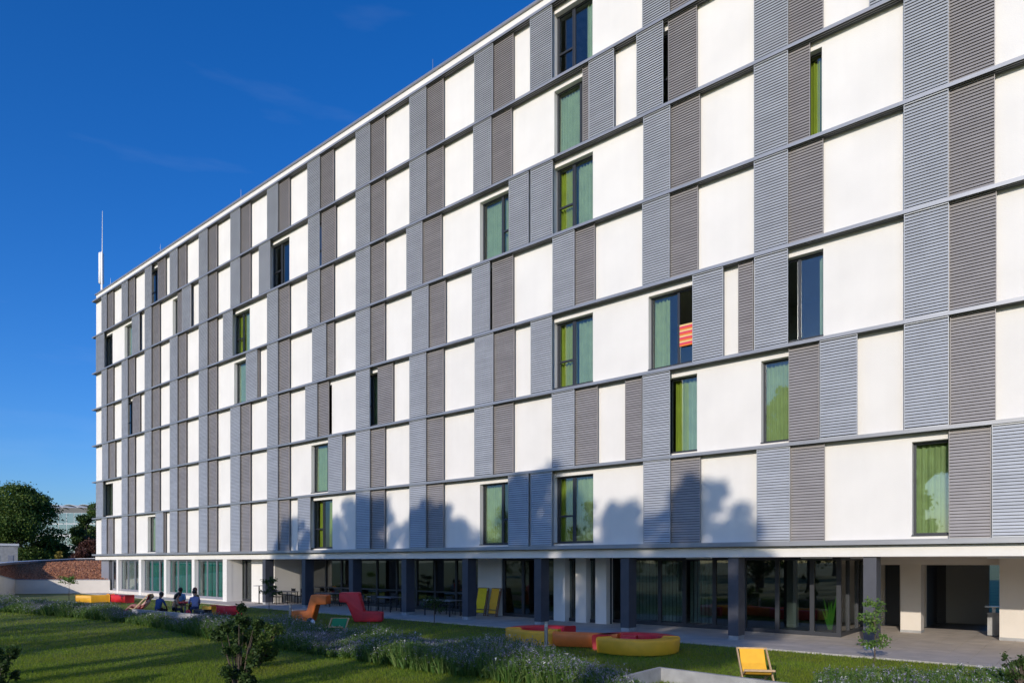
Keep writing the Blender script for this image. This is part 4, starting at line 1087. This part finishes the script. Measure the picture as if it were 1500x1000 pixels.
for i in range(20):
    p, q = roof_pt(i/4, 1.0), roof_pt((i+1)/4, 1.0); d = (q-p); d.z = 0; d.normalize(); nn = Vector((-d.y, d.x, 0))*.3
    b.add([(p.x, p.y, -.04), (q.x, q.y, -.04), (q.x, q.y, q.z+.26), (p.x, p.y, p.z+.26), (p.x+nn.x, p.y+nn.y, -.04), (q.x+nn.x, q.y+nn.y, -.04), (q.x+nn.x, q.y+nn.y, q.z+.26), (p.x+nn.x, p.y+nn.y, p.z+.26)],
          [(0,1,2,3),(7,6,5,4),(3,2,6,7)], 0)
b.build('parapet', M['frame'], an)
b = MB()
for i in range(20):
    p, q = roof_pt(i/4, 1.0), roof_pt((i+1)/4, 1.0); d = (q-p); d.z = 0; d.normalize(); nn = Vector((-d.y, d.x, 0))
    A = [p-nn*.05, q-nn*.05, q+nn*.36, p+nn*.36]; zz = [p.z+.265, q.z+.265, q.z+.265, p.z+.265]
    b.add([(v.x, v.y, z) for v, z in zip(A, zz)]+[(v.x, v.y, z+.06) for v, z in zip(A, zz)], [(0,3,2,1),(4,5,6,7),(0,1,5,4),(1,2,6,5),(2,3,7,6),(3,0,4,7)])
b.build('parapet_cap', M['white'], an)

# small concrete building at the left edge
sb = thing('concrete_building', 'small grey concrete building with shuttered windows at the left edge', 'building', at_depth(26, 74), RZ+.75)
b = MB(); b.box(-7, 0, 0, 5, -.04, 4.2, 0); b.build('wall', M['concrete'], sb)
b = MB(); b.box(-7.1, .1, -.1, 5.1, 4.2, 4.45); b.build('roof', M['far_white'], sb)
for x in (-.9, -2.1, -3.4):
    b = MB(); b.box(x, x+.5, -.03, .05, 1.2, 3.2, 0); b.build('window', M['frame_grey'], sb)

# far glass office block
fb = thing('office_building', 'far glass fronted office building with curved metal roof vaults beyond the trees', 'building', at_depth(52, 170), RZ-.05)
b = MB(); b.box(0, 20, 0, 14, -.04, 14.6, 0); b.build('wall', M['far_white'], fb)
for k in range(5):
    b = MB(); n = 8; vs = []; x0 = k*3.9; w_ = 3.9
    for i in range(n+1):
        a = i/n; zz = 15.9+.75*math.sin(math.pi*(.25+.75*a)); vs += [(x0+w_*a*.99, -.9, zz), (x0+w_*a*.99, 14, zz), (x0+w_*a*.99, -.9, zz-.15), (x0+w_*a*.99, 14, zz-.15)]
    fs = []
    for i in range(n): o_ = i*4; fs += [(o_, o_+4, o_+5, o_+1), (o_+3, o_+7, o_+6, o_+2), (o_+2, o_+6, o_+4, o_)]
    b.add(vs, fs, 0, True); b.build('roof_vault', M['far_metal'], fb)
b = MB(); b.box(0, 19.6, .5, 13, 14.6, 15.9); b.build('attic', M['frame'], fb)
for fl_ in range(5):
    z = 1.0+fl_*2.75
    for k in range(10):
        b = MB(); b.box(.15+k*1.97, 1.97+k*1.97, -.06, .02, z, z+(2.0 if fl_ < 3 else 2.55)); b.build('window', M['glass_far'] if 'glass_far' in M else M.setdefault('glass_far', mat('far_window_glass', (.10, .17, .22), .1, .3)), fb)
